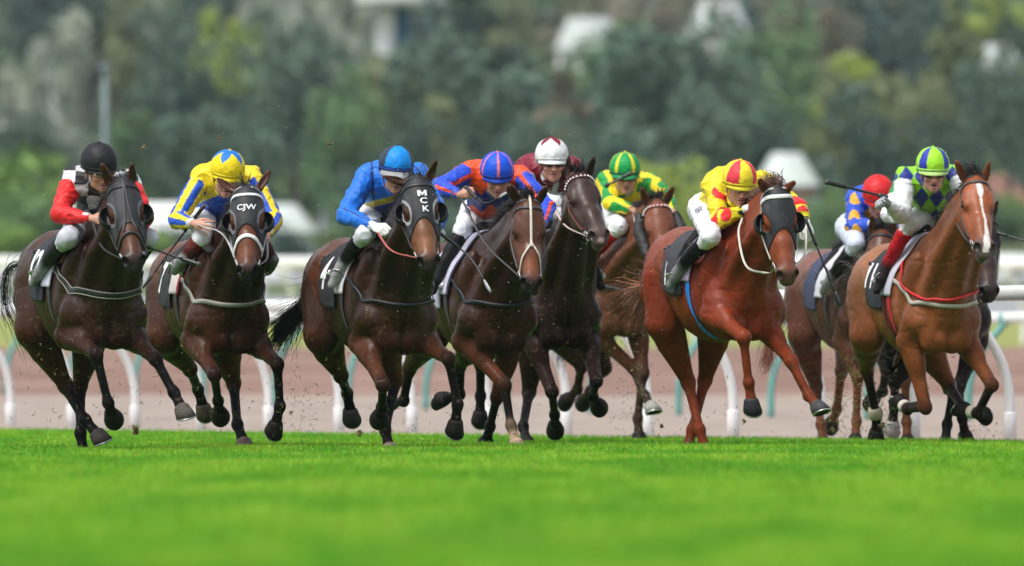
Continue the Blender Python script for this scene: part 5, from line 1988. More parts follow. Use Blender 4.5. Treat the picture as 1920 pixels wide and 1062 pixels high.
    h.el(hd(0, -.018, .055), A(.112, .134, .112) * hsz, HX, .01)
    h.el(hd(0, -.018, .090), A(.092, .112, .088) * hsz, HX, .04)
    peak = J.get('peak', .5)

    def hclip(Pt):
        q = (Pt - head) @ HX.T / hsz
        pl = .020 - .22 * np.clip(-q[:, 1], 0, .2) - q[:, 2]
        return pl
    pts = np.array([hd(x, y, z) for x in (-.15, .15) for y in (-.19, .21) for z in (-.08, .22)])
    V, Fq = h.mesh(.0055, pts.min(0), pts.max(0), clip=hclip)
    V = relax(V, Fq, 1, .3)
    N = vnormals(V, Fq)
    q = (V - head) @ HX.T / hsz
    crump = np.clip((.085 - q[:, 2]) / .06, .15, 1)
    V = V + N * (.0060 * vnoise(q * A(30, 30, 12) + J['seed']) * crump + .002 * vnoise(q * 50))[:, None]
    az = np.arctan2(q[:, 0], q[:, 1] + .018)      # 0 = front, + image right
    elv = np.arctan2(q[:, 2] - .03, np.sqrt(q[:, 0] ** 2 + (q[:, 1] + .018) ** 2))
    C = J['cap'](az, elv, q)
    sp = (vnoise(V * 150) > .72)
    C[sp] *= .45
    hm = obj('helmet', V, Fq, M_CAP, R, C)
    # peak, band and button
    mb = MB()
    pc = J.get('peakcol', C[len(C) // 2])
    a = np.linspace(-1.15, 1.15, 19)
    z0 = .026
    inner = np.array([hd(.108 * math.sin(t), -.018 + .128 * math.cos(t), z0 + .004) for t in a])
    ext = .055 * peak
    outer = np.array([hd((.108 + .2 * ext) * math.sin(t), -.018 + (.128 + ext * math.cos(t * 1.25)) * math.cos(t), z0 - .014 - ext * .45 * math.cos(t)) for t in a])
    upn = up * .006 * hsz
    Vp = np.vstack([inner + upn, outer + upn * .3, outer - upn * .6, inner - upn])
    n = len(a)
    Fp = [[r * n + i, r * n + i + 1, ((r + 1) % 4) * n + i + 1, ((r + 1) % 4) * n + i] for r in range(4) for i in range(n - 1)]
    mb.add(Vp, Fp, col=pc)
    mb.build('peak', M_CAP, hm, use_cols=True)
    mb = MB()
    a = np.linspace(0, 2 * np.pi, 41)
    zt = lambda t: z0 + .012 + .22 * max(0, -(-.018 + .13 * math.cos(t))) * -1.0
    mb.tube(np.array([hd(.1105 * math.sin(t), -.018 + .1325 * math.cos(t), zt(t)) for t in a]), .0075 * hsz, 8, up=up, flat=.6, col=J.get('band', (.02, .02, .025)), cap=False)
    mb.build('helmet_band', M_CAP, hm, use_cols=True)
    mb = MB()
    mb.ball(hd(0, -.018, .182), .010 * hsz, 10, col=J.get('button', pc))
    mb.build('button', M_CAP, hm, use_cols=True)
    # goggles
    gg = J.get('goggle', 'dark')
    if gg:
        gf = Field()
        for s in (-1, 1):
            gf.el(hd(s * .036, .083, .004), A(.036, .020, .022) * hsz, HX, .016, (.01, .01, .01))
        V, Fq = gf.mesh(.004)
        go = obj('goggles', V, Fq, M_GOG if gg == 'dark' else M_GOGC, R)
        ORG[go.name] = ORG[R.name]
        mb = MB()
        a = np.linspace(-2.6, 2.6, 31)
        mb.tube(np.array([hd(.088 * math.sin(t), -.012 + (.108 if abs(t) < 1.2 else .105) * math.cos(t), .006) for t in a if abs(t) > .72 and t < 0]), .010 * hsz, 6, up=up, flat=.35, col=(.03, .03, .035))
        mb.tube(np.array([hd(.088 * math.sin(t), -.012 + (.108 if abs(t) < 1.2 else .105) * math.cos(t), .006) for t in a if abs(t) > .72 and t > 0]), .010 * hsz, 6, up=up, flat=.35, col=(.03, .03, .035))
        mb.build('goggle_strap', M_STRAP, go, use_cols=True)
    # chin strap
    mb = MB()
    for s in (-1, 1):
        Pc = curve_pts([hd(s * .094, -.005, .02), hd(s * .078, .004, -.04), hd(s * .052, .014, -.095), hd(0, .040, -.122)], 14)
        mb.tube(Pc, .0065 * hsz, 6, flat=.4, up=fw, col=J.get('strapcol', (.015, .015, .018)))
    mb.build('chin_strap', M_STRAP, R, use_cols=True)
    if J.get('ear_cover'):
        pass
    return R, P


def build_whip(p0, p1, label, handle_at=0, bendv=(0, 0, 0), flap=True, r0=.012, r1=.005, white=False):
    """riding crop from handle end p0 to tip p1"""
    R = root('riding_crop', (p0 + p1) / 2, label, 'riding crop', 'riding crops held by the jockeys')
    m = (p0 + p1) / 2 + np.array(bendv, float)
    P = curve_pts([p0, m, p1], 24)
    k = 7
    mb = MB()
    mb.tube(P[:k + 1], np.linspace(r0 * 1.1, r0, k + 1), 10, col=(.015, .015, .016))
    mb.ball(P[0], r0 * 1.35, 10, col=(.05, .05, .05))
    mb.build('handle', M_WHIP, R, use_cols=True)
    mb = MB()
    mb.tube(P[k:20], np.linspace(r0 * .6, r1, 20 - k), 8, col=(.02, .02, .022))
    mb.build('shaft', M_WHIP, R, use_cols=True)
    mb = MB()
    mb.tube(P[19:], [r1, r1 * 2.0, r1 * 2.2, r1 * 2.1, r1 * 1.5], 8, flat=.5, col=(.4, .42, .44) if white else (.03, .03, .03))
    mb.build('flap', M_WHIP, R, use_cols=True)
    return R


def build_reins(H, pts_list, col, w=.018):
    """each entry: free points from the bit to the hand"""
    for pts in pts_list:
        mb = MB()
        P = curve_pts(pts, 30)
        P = P.copy(); 
        mb.tube(P, w * .5, 6, flat=.3, up=A(1, .1, .15), col=col)
        mb.build('rein', M_STRAP, H.root, use_cols=True)


M_GOGC = mat('clear_goggle_lens', (.46, .32, .27), rough=.10, coat=.8)


# colour pattern helpers
def fill(n, c):
    return np.tile(np.array(c, float), (n, 1))


def put(C, m, c):
    C[m] = np.array(c)


YEL = (.80, .62, .01)
BLU = (.008, .085, .56)
RED = (.68, .012, .015)
WHT = (.76, .77, .80)
BLK = (.012, .012, .015)
SKY = (.006, .22, .70)
ORG_ = (.82, .075, .012)
MAR = (.20, .010, .030)
GRN = (.006, .28, .045)
LIM = (.26, .62, .02)
NAV = (.015, .03, .24)
GLD = (.72, .36, .015)
# ------------------------------------------------------------------ the field of horses
ANK = 'neck'
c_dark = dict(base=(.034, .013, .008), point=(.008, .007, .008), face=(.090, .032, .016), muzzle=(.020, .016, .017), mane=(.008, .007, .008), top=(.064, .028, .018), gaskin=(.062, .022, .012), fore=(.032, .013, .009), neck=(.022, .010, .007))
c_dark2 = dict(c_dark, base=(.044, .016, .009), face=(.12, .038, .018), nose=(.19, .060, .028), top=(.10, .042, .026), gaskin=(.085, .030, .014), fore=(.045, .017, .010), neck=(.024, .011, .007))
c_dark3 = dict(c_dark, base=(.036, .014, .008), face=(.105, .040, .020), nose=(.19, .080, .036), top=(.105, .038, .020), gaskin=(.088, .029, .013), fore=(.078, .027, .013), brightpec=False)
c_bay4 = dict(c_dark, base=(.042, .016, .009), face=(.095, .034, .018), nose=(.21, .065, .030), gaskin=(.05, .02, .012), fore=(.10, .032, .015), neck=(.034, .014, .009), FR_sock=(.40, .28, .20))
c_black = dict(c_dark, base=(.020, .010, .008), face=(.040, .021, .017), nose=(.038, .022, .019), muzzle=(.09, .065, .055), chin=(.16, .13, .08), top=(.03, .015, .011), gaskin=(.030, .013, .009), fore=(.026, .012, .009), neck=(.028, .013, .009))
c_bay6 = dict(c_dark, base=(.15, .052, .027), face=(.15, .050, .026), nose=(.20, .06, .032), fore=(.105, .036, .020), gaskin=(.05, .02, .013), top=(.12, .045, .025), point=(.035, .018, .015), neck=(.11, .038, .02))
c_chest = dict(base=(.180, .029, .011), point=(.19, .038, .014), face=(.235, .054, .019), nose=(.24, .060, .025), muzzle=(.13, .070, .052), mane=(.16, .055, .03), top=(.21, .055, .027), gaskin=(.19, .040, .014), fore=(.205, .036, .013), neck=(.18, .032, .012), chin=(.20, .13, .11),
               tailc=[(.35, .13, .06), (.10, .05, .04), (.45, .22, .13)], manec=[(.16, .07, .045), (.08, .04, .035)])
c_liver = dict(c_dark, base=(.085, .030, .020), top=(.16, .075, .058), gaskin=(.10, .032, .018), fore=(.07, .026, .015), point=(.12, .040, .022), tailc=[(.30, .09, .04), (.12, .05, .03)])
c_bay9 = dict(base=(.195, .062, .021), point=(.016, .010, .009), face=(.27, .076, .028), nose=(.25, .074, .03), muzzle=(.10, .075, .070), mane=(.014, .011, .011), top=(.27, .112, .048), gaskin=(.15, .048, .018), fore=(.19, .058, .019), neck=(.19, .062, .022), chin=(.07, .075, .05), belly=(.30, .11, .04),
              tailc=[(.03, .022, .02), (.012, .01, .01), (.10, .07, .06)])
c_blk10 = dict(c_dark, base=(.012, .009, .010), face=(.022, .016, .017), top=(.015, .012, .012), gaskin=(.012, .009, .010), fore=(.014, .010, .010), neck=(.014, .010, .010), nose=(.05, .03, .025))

DK = (.020, .020, .022)
SILV = (.45, .46, .45)
HS = [
    dict(id=1, Y=-1.2, seed=1, yaw=16, anchor=(206, 585), poll=(228, 337), muz=(253, 492), poll_dy=-.36, face_yaw=8, earR=(192, 310), earL=(248, 314), coat=c_dark,
         FR=dict(k=(180, 664), f=(203, 756), h=(213, 785), s=(-1, 1, 1)), FL=dict(k=(291, 672), f=(326, 736), h=(340, 764), s=(-1, -.3, -.3)),
         HR=dict(k=(122, 722), f=(160, 788), h=(180, 812), s=(1, -.6, -.3)), HL=dict(k=(150, 722), f=(151, 812), h=(156, 847), s=(1, -1, -.2)),
         hood=dict(low=.32), bridle=dict(vstrap=(.05, .05, .055), noseband=dict(col=(.03, .028, .028), x=.42, w=.02)),
         cloth=dict(text=[('12', .28, -.20, -.34, 'white_lettering', 1.0)], pad=(.55, .55, .68), col=(.018, .022, .034)),
         breast=[dict(col=(.016, .018, .018), w=.045, edge=(.30, .30, .25))],
         tail=dict(path=[(22, 500, 1.3), (8, 560, 1.45), (34, 620, 1.45), (62, 690, 1.4)], n=36, spread=.055, fly=.4, w=.0012), hoofcol=dict(FL=(.10, .085, .075), HR=(.06, .05, .05)),
         label='dark bay horse in a plain black hood, leftmost of the field'),
    dict(id=2, Y=1.6, seed=2, yaw=14, anchor=(437, 597), poll=(462, 350), muz=(464, 512), poll_dy=-.40, face_yaw=-2, earR=(417, 342), earL=(497, 335), ear_s=.1, coat=c_dark2,
         FR=dict(k=(402, 703), f=(409, 752), h=(413, 780), s=(-1, 1, 1)), FL=dict(k=(520, 682), f=(525, 762), h=(515, 803), s=(-1, .5, .5)),
         HR=dict(k=(356, 692), f=(371, 730), h=(379, 757), s=(1, 1, .3)), HL=dict(stifle=(-.38, .15, -.30), k=(438, 718), f=(445, 796), h=(459, 836), s=(.6, -1, -.5)),
         hood=dict(low=.27, text=['CJW'], pos=[(.165, 0, .035)], size=.052, stretch=1.25, rim=(.14, .15, .17)),
         bridle=dict(brow=(.75, .75, .75), noseband=dict(col=(.78, .78, .78), x=.38, w=.030), col=(.30, .31, .33)),
         cloth=dict(text=[('7', .28, -.20, -.36, 'white_lettering', 1.0)], pad=(.55, .5, .5), trim=(.25, .03, .05), col=(.018, .018, .022)),
         breast=[dict(col=(.26, .26, .23), w=.032, z=-.0)],
         tail=dict(path=[(290, 570, 1.5), (280, 600, 1.6), (300, 628, 1.6), (315, 622, 1.6)], n=150, spread=.07), hoofcol=dict(HL=(.14, .10, .09), HR=(.08, .06, .05)),
         label='dark bay horse wearing a black hood with white letters CJW and white nose band'),
    dict(id=3, Y=.2, seed=3, yaw=17, anchor=(757, 597), poll=(782, 332), muz=(806, 494), poll_dy=-.40, face_yaw=8, earR=(729, 334), earL=(813, 314), ear_s=-.3, coat=c_dark3,
         FR=dict(k=(718, 722), f=(716, 764), h=(711, 786), s=(-1, 1, 1)), FL=dict(k=(841, 672), f=(858, 758), h=(853, 803), s=(-1, .6, .5)),
         HR=dict(k=(639, 704), f=(651, 738), h=(656, 766), s=(1, 1, .3)), HL=dict(stifle=(-.38, .15, -.30), k=(742, 712), f=(722, 806), h=(731, 845), s=(.6, -1, -.5)),
         hood=dict(low=.29, text=['M', 'C', 'K'], pos=[(.140, .010, .04), (.190, .014, .04), (.242, .020, .035)], size=.056, stretch=1.3, rim=(.30, .31, .33)),
         bridle=dict(col=(.03, .03, .032)), mouth=.016,
         cloth=dict(text=[('4', .30, -.20, -.34, 'white_lettering', 1.0)], pad=(.6, .6, .62), col=(.014, .015, .02)),
         breast=[dict(col=(.012, .015, .020), w=.026, z=-.0)],
         tail=dict(w=.0022, path=[(570, 575, 1.3), (545, 600, 1.4), (525, 625, 1.45), (515, 650, 1.5)], n=420, spread=.11, fly=.06), hoofcol=dict(HL=(.30, .22, .18), HR=(.05, .045, .045)),
         label='dark brown horse wearing a black hood with white letters MCK'),
    dict(id=4, Y=3.5, seed=4, yaw=15, anchor=(945, 597), poll=(992, 372), muz=(999, 536), poll_dy=-.40, face_yaw=10, earR=(958, 354), earL=(1022, 356), coat=c_bay4,
         FR=dict(k=(946, 722), f=(958, 798), h=(969, 836), s=(-1, -.3, -.3)), FL=dict(elbow=(.36, .12, -.30), k=(932, 745), f=(919, 800), h=(912, 826), s=(.3, 1, .5)),
         HR=dict(k=(768, 690), f=(757, 752), h=(738, 756), s=(1, .5, .6)), HL=dict(stifle=(-.50, .12, -.30), k=(863, 680), f=(862, 740), h=(836, 748), s=(1, .5, .5)),
         bridle=dict(centre=(.62, .58, .50), brow=(.05, .05, .055), col=(.12, .12, .13)), marks=[('spot', (.155, .0, .01), .020, (.5, .45, .42))],
         cloth=dict(text=[], pad=(.55, .53, .66), col=(.5, .5, .62), trim=(.03, .03, .06)), mouth=.02,
         breast=[dict(col=(.010, .014, .022), w=.028, z=-.0)], mane=dict(up=.8, len=1.0, side=-.5),
         hoofcol=dict(FR=(.35, .24, .18)),
         label='bay horse with a pale strap down its face, under the orange and blue jockey'),
    dict(id=5, Y=5.5, seed=5, yaw=12, anchor=(1064, 590), poll=(1083, 324), muz=(1128, 440), poll_dy=-.45, face_yaw=20, earR=(1066, 292), earL=(1113, 297), coat=c_black, muz_s=-1, neck_w=1.0,
         FR=dict(k=(1035, 735), f=(1040, 778), h=(1041, 806), s=(-1, 1, 1)), FL=dict(k=(1118, 715), f=(1112, 742), h=(1119, 756), s=(-1, 1, .6)),
         HR=dict(k=(901, 678), f=(901, 742), h=(900, 780), s=(.6, .5, .4)), HL=dict(stifle=(-.4, .0, -.30), k=(992, 735), f=(981, 800), h=(987, 826), s=(.6, -1, -.5)),
         bridle=dict(col=(.16, .03, .03), brow=(.10, .03, .03), studs=1, ring=.036), marks=[('spot', (.10, .0, .0), .016, (.6, .58, .55)), ('spot', (.60, .0, -.05), .022, (.35, .28, .25))],
         cloth=dict(text=[], pad=(.4, .4, .5)), mouth=.012, tail=None,
         label='almost black horse with head held high in a studded brow band, under the maroon jockey'),
    dict(id=6, Y=10, seed=6, yaw=20, anchor=(1170, 570), poll=(1231, 374), muz=(1252, 510), poll_dy=-.42, face_yaw=6, earR=(1205, 358), earL=(1259, 357), coat=c_bay6,
         FR=dict(k=(1189, 692), f=(1209, 742), h=(1219, 760), s=(-1, -.5, -.5)), FL=dict(k=(1206, 700), f=(1196, 785), h=(1198, 818), s=(-.6, .6, -.3)),
         HR=dict(k=(1090, 686), f=(1083, 730), h=(1069, 745), s=(1, .5, .5)), HL=dict(k=(1135, 690), f=(1106, 735), h=(1098, 748), s=(1, .5, .6)),
         bridle=dict(sheepskin=1, studs=1, brow=(.25, .03, .04), col=(.03, .03, .03)), mane=dict(up=1.0, tuft_dir=(.3, .3, .8), tuft=120),
         cloth=dict(text=[], pad=(.6, .6, .68), col=(.02, .02, .03)), breast=[dict(col=(.05, .05, .06), w=.03)],
         tail=dict(path=[(1065, 600, 1.3), (1052, 640, 1.4), (1052, 690, 1.4)], n=120, spread=.08),
         marks=[('body', (.55, -.22, .16), .05, (.25, .2, .18), .8), ('mud', .95, .45, (.06, .075, .02))], hoofcol=dict(FR=(.30, .30, .28)),
         label='brown horse with black sheepskin cheek rolls, under the green and yellow jockey'),
    dict(id=7, Y=2.4, seed=7, yaw=18, anchor=(1408, 572), poll=(1457, 350), muz=(1481, 522), poll_dy=-.42, face_yaw=12, earR=(1428, 343), earL=(1485, 347), coat=c_chest,
         FR=dict(elbow=(.50, -.185, -.18), k=(1394, 632), f=(1404, 718), h=(1411, 768), s=(-1, .4, .3)), FL=dict(k=(1484, 678), f=(1516, 742), h=(1533, 763), s=(-1, -.5, -.6)),
         HR=dict(k=(1290, 716), f=(1312, 806), h=(1322, 842), s=(1, -1, -.3)), HL=dict(k=(1322, 712), f=(1298, 806), h=(1289, 840), s=(1, -1, -.3)),
         hood=dict(low=.28, rim=(.02, .02, .024)), bridle=dict(brow=(.74, .74, .72), browW=.030, col=(.55, .55, .52)), mouth=.02,
         cloth=dict(text=[('1', .2, -.22, -.40, 'white_lettering', 1.0)], pad=(.42, .34, .48), col=(.04, .04, .05), girth=(.014, .20, .62), girthw=.06), breast=[],
         tail=dict(path=[(1222, 535, 1.2), (1205, 540, 1.35), (1188, 555, 1.4), (1178, 570, 1.4)], n=150, spread=.10, fly=.3, w=.0012),
         mane=dict(up=1.1, tuft=200, tuft_dir=(-.5, .6, .6), tlen=1.3), marks=[('body', (.60, -.20, .12), .035, (.5, .33, .22), .9)], hoofcol=dict(FR=(.03, .03, .035), FL=(.06, .06, .065), HR=(.10, .05, .03), HL=(.10, .05, .03)),
         label='bright chestnut horse in a black hood with white brow band and blue girth'),
    dict(id=8, Y=9.6, seed=8, yaw=17, anchor=(1655, 600), poll=(1655, 430), muz=(1650, 560), poll_dy=-.5, earR=(1635, 410), earL=(1675, 410), coat=c_liver,
         FR=dict(k=(1608, 706), f=(1606, 790), h=(1604, 820), s=(-.4, .6, -.3)), FL=dict(k=(1697, 712), f=(1700, 792), h=(1701, 822), s=(-.4, .6, -.3)),
         HR=dict(k=(1530, 724), f=(1539, 796), h=(1543, 824), s=(1, -1, -.3)), HL=dict(k=(1578, 694), f=(1569, 768), h=(1561, 790), s=(1, .7, .6)),
         cloth=dict(text=[], pad=(.6, .6, .66), col=(.04, .05, .10), x=(-.30, .05)), tail=dict(path=[(1450, 620, 1.6), (1440, 670, 1.6), (1432, 700, 1.6)], n=120, spread=.07),
         marks=[('mud', .85, .35, (.10, .12, .03))], label='dark liver horse partly hidden behind the leading bay, under the red capped jockey'),
    dict(id=9, Y=5, seed=9, yaw=16, anchor=(1780, 598), poll=(1830, 330), muz=(1851, 466), poll_dy=-.42, face_yaw=16, earR=(1795, 306), earL=(1855, 305), coat=c_bay9,
         FR=dict(k=(1735, 764), f=(1702, 768), h=(1684, 752), s=(-1, .8, 1)), FL=dict(k=(1860, 722), f=(1834, 776), h=(1804, 768), s=(-1, .8, .8)),
         HR=dict(k=(1625, 692), f=(1643, 780), h=(1643, 815), s=(1, .5, .6)), HL=dict(stifle=(-.40, .15, -.30), k=(1779, 722), f=(1806, 764), h=(1826, 772), s=(.6, -1, .3)),
         bridle=dict(col=(.05, .045, .045), brow=(.06, .05, .05)), marks=[('blaze', [(.085, -.004, .0), (.10, .0, .020), (.145, .002, .024), (.20, .0, .010), (.33, .010, .008), (.46, .018, .016), (.54, .006, .026), (.60, .0, .020)])],
         boots=dict(FR=(.6, .55, .48), FL=(.55, .50, .42), HR=(.40, .35, .26)), mouth=.022,
         cloth=dict(text=[('11', .24, -.24, -.34, 'white_lettering', 1.1)], pad=(.50, .50, .58), col=(.02, .02, .028), girth=(.42, .02, .03), girthw=.05, strap2=(.10, .01, .02)),
         breast=[dict(col=(.40, .38, .32), w=.030, z=-.0), dict(col=(.62, .015, .02), w=.02, off=.012, name='martingale', pts=[(.20, -.26, .34), (.36, -.30, .16), (.54, -.22, .04), (.72, -.08, .01), (.80, .05, .02), (.70, .2, .05), (.5, .3, .12)])],
         tail=dict(path=[(1620, 510, 1.6), (1605, 560, 1.8), (1630, 610, 1.9), (1665, 640, 1.9)], n=260, spread=.15, fly=.3, w=.002),
         mane=dict(up=.2, tuft=160, tuft_dir=(-.55, .3, .6), tlen=1.2, len=.7), hoofcol=dict(HR=(.016, .014, .014)),
         label='light bay horse with a white blaze, rightmost and leading'),
    dict(id=10, Y=7.3, seed=10, yaw=15, anchor=(1800, 598), poll=(1846, 398), muz=(1858, 552), poll_dy=-.55, face_yaw=12, earR=(1832, 380), earL=(1868, 385), coat=c_blk10,
         FR=dict(k=(1787, 735), f=(1776, 796), h=(1773, 825), s=(-.6, .8, -.3)), FL=dict(k=(1798, 726), f=(1804, 784), h=(1810, 816), s=(-.6, .8, .3)),
         HR=dict(k=(1662, 690), f=(1655, 734), h=(1640, 748), s=(1, .6, .6)), HL=dict(k=(1678, 716), f=(1677, 762), h=(1674, 790), s=(1, .5, .3)),
         cloth=dict(text=[], pad=(.02, .10, .10), col=(.02, .08, .09)), hoofcol=dict(HL=(.35, .33, .33)),
         label='black horse hidden behind the leading bay, only its nose and legs showing'),
]

HORSES = {}
for S in HS:
    S['marks'] = S.get('marks', []) + [('mud', 1.15, .60, (.10, .075, .045))]
    if ONLY and S['id'] not in ONLY: continue
    H = build_horse(S)
    add_bridle(H)
    add_hood(H)
    add_saddlery(H)
    add_breastplate(H)
    add_tail(H)
    add_mane(H)
    HORSES[S['id']] = H


# ------------------------------------------------------------------ silks patterns
def pat1(i):
    n = len(i['V']); C = fill(n, WHT)
    x = i['V'] - i['ch']
    wx = x + .012 * np.stack([vnoise(i['V'] * 14), 0 * x[:, 0], vnoise(i['V'] * 14 + 5)], 1)
    m = (np.floor(wx[:, 0] / .078) + np.floor((wx[:, 2] + .03) / .078)) % 2 < 1
    put(C, m, BLK)
    gm = (np.floor(wx[:, 0] / .078) % 2 == 0) & ~m
    C[gm] *= .6
    put(C, (i['part'] > 0) & (i['t'] > .22), RED)
    return C


def pat2(i):
    n = len(i['V']); C = fill(n, YEL)
    arm = i['part'] > 0
    st = (np.mod(i['ang'] + 6.28 + .3, 1.5708) < .75)
    put(C, arm & st & (i['t'] > .18), BLU)
    x = i['V'] - i['ch']
    put(C, ~arm & (x[:, 2] < -.10 - .35 * np.abs(x[:, 0] - .03)) & (i['w'] > -.02), BLU)
    return C


def pat3(i):
    n = len(i['V']); C = fill(n, (.006, .155, .66))
    put(C, i['v'] > .03, (.006, .21, .70))
    arm = i['part'] > 0
    s = np.abs(np.mod(i['ang'] + 6.9, 3.1416) - 1.57) < .09
    put(C, arm & s, (.008, .02, .10))
    put(C, ~arm & (np.abs(np.abs(i['u']) - .13) < .007), (.008, .02, .10))
    x = i['V'] - i['ch']
    put(C, ~arm & (np.abs(x[:, 2] + .155 - .25 * x[:, 0]) < .020), (.62, .48, .03))
    put(C, ~arm & (x[:, 2] + .155 - .25 * x[:, 0] < -.020), (.01, .05, .34))
    return C


def pat4(i):
    n = len(i['V']); C = fill(n, ORG_)
    arm = i['part'] > 0
    put(C, arm & (i['t'] > .12), (.015, .07, .60))
    s = np.mod(i['ang'] + 6.3, 2.094) < .42
    put(C, arm & s & (i['t'] > .12), ORG_)
    x = i['V'] - i['ch']
    zz = x[:, 2] + .15
    tri = np.abs(np.mod(x[:, 0] + 1.0, .13) - .065)
    put(C, ~arm & (zz < .045 - tri * 1.1 + .03) & (zz > -.05 - tri * .9), (.010, .025, .28))
    return C


def pat5(i):
    n = len(i['V']); C = fill(n, MAR)
    put(C, (i['part'] > 0) & (i['t'] > .45), WHT)
    m = (i['part'] > 0) & (vnoise(i['V'] * 15 + 3) > .10) & (i['t'] > .35)
    put(C, m, MAR)
    x = i['V'] - i['ch']
    r = np.linalg.norm(x[:, [0, 2]] - A(.03, -.20), axis=1); a = np.arctan2(x[:, 2] + .20, x[:, 0] - .03)
    put(C, (i['part'] == 0) & (r < .065 + .035 * np.cos(5 * a)), WHT)
    return C


def pat6(i):
    n = len(i['V']); C = fill(n, GRN)
    arm = i['part'] > 0
    s = np.mod(i['ang'] + 6.28 + .9 * vnoise(i['V'] * 9), 2.1) < 1.0
    put(C, arm & s, YEL)
    m = (vnoise(i['V'] * A(13, 6, 13) + 7) > .08)
    put(C, ~arm & m, YEL)
    return C


def pat7(i):
    n = len(i['V']); C = fill(n, (.74, .62, .010))
    arm = i['part'] > 0
    for t0 in (.40, .98, 1.48):
        for a0 in (-2.4, .75):
            da = np.angle(np.exp(1j * (i['ang'] - a0)))
            put(C, arm & (((i['t'] - t0) / .20) ** 2 + (da / 1.05) ** 2 < 1), (.72, .02, .025))
    x = i['V'] - i['ch']
    r = np.linalg.norm(x[:, [0, 2]] - A(.05, -.15), axis=1); a = np.arctan2(x[:, 2] + .15, x[:, 0] - .05)
    put(C, ~arm & (r < .05 + .02 * np.cos(6 * a)), (.72, .02, .025))
    return C


def pat8(i):
    n = len(i['V']); C = fill(n, (.012, .075, .52))
    arm = i['part'] > 0
    for t0 in (.25, .85, 1.40):
        for a0 in (-2.4, -.2, 2.0):
            da = np.angle(np.exp(1j * (i['ang'] - a0)))
            put(C, arm & (((i['t'] - t0) / .20) ** 2 + (da / .70) ** 2 < 1), GLD)
    for cu, cv in ((-.05, .02), (.08, .06), (-.08, .18), (.06, .22), (-.03, .34)):
        put(C, ~arm & ((i['u'] - cu) ** 2 + (i['v'] - cv) ** 2 < .045 ** 2), GLD)
    return C


def pat9(i):
    n = len(i['V']); C = fill(n, LIM)
    x = i['V'] - i['ch']
    a = x[:, 0] / .105 + x[:, 2] / .145; b = x[:, 0] / .105 - x[:, 2] / .145
    put(C, (np.floor(a) + np.floor(b)) % 2 < 1, NAV)
    put(C, (i['part'] > 0) & (i['t'] > .20), (.70, .72, .74))
    return C


def pat10(i):
    n = len(i['V']); C = fill(n, (.02, .26, .06))
    put(C, (i['part'] > 0) & (i['t'] > .45), WHT)
    return C


def quarters(c1, c2, w=.55, off=0.0, n=4):
    def f(az, elv, q):
        C = fill(len(az), c1)
        m = np.mod(az + off + 6.2832, 2 * np.pi / n * 1.0) < 2 * np.pi / n * w
        put(C, m, c2)
        return C
    return f


def star(c1, c2, base=(None), n=5, lo=.55, hi=1.05, off=0.0):
    def f(az, elv, q):
        C = fill(len(az), c1)
        tri = np.abs(np.mod(az + off + 6.2832, 2 * np.pi / n) / (2 * np.pi / n) * 2 - 1)
        lim = lo + (hi - lo) * (1 - tri)
        lim = hi - (hi - lo) * (1 - tri)
        put(C, elv > lim, c2)
        return C
    return f


def cap3(az, elv, q):
    C = fill(len(az), (.006, .24, .74))
    put(C, (np.abs(az) > .78) , (.03, .045, .075))
    put(C, (np.abs(az) > 2.2), (.006, .24, .74))
    put(C, (q[:, 2] < .055) & (np.abs(az) < 1.2), (.01, .05, .30))
    return C


def cap4(az, elv, q):
    C = fill(len(az), (.010, .085, .66))
    put(C, np.abs(np.mod(az + .16 + 6.2832, np.pi / 3) - .16) < .075, (.85, .18, .12))
    return C


def cap6(az, elv, q):
    C = fill(len(az), (.006, .30, .07))
    put(C, np.abs(np.mod(az + .52 + 6.2832, 1.0472) - .10) < .13, (.74, .66, .03))
    return C


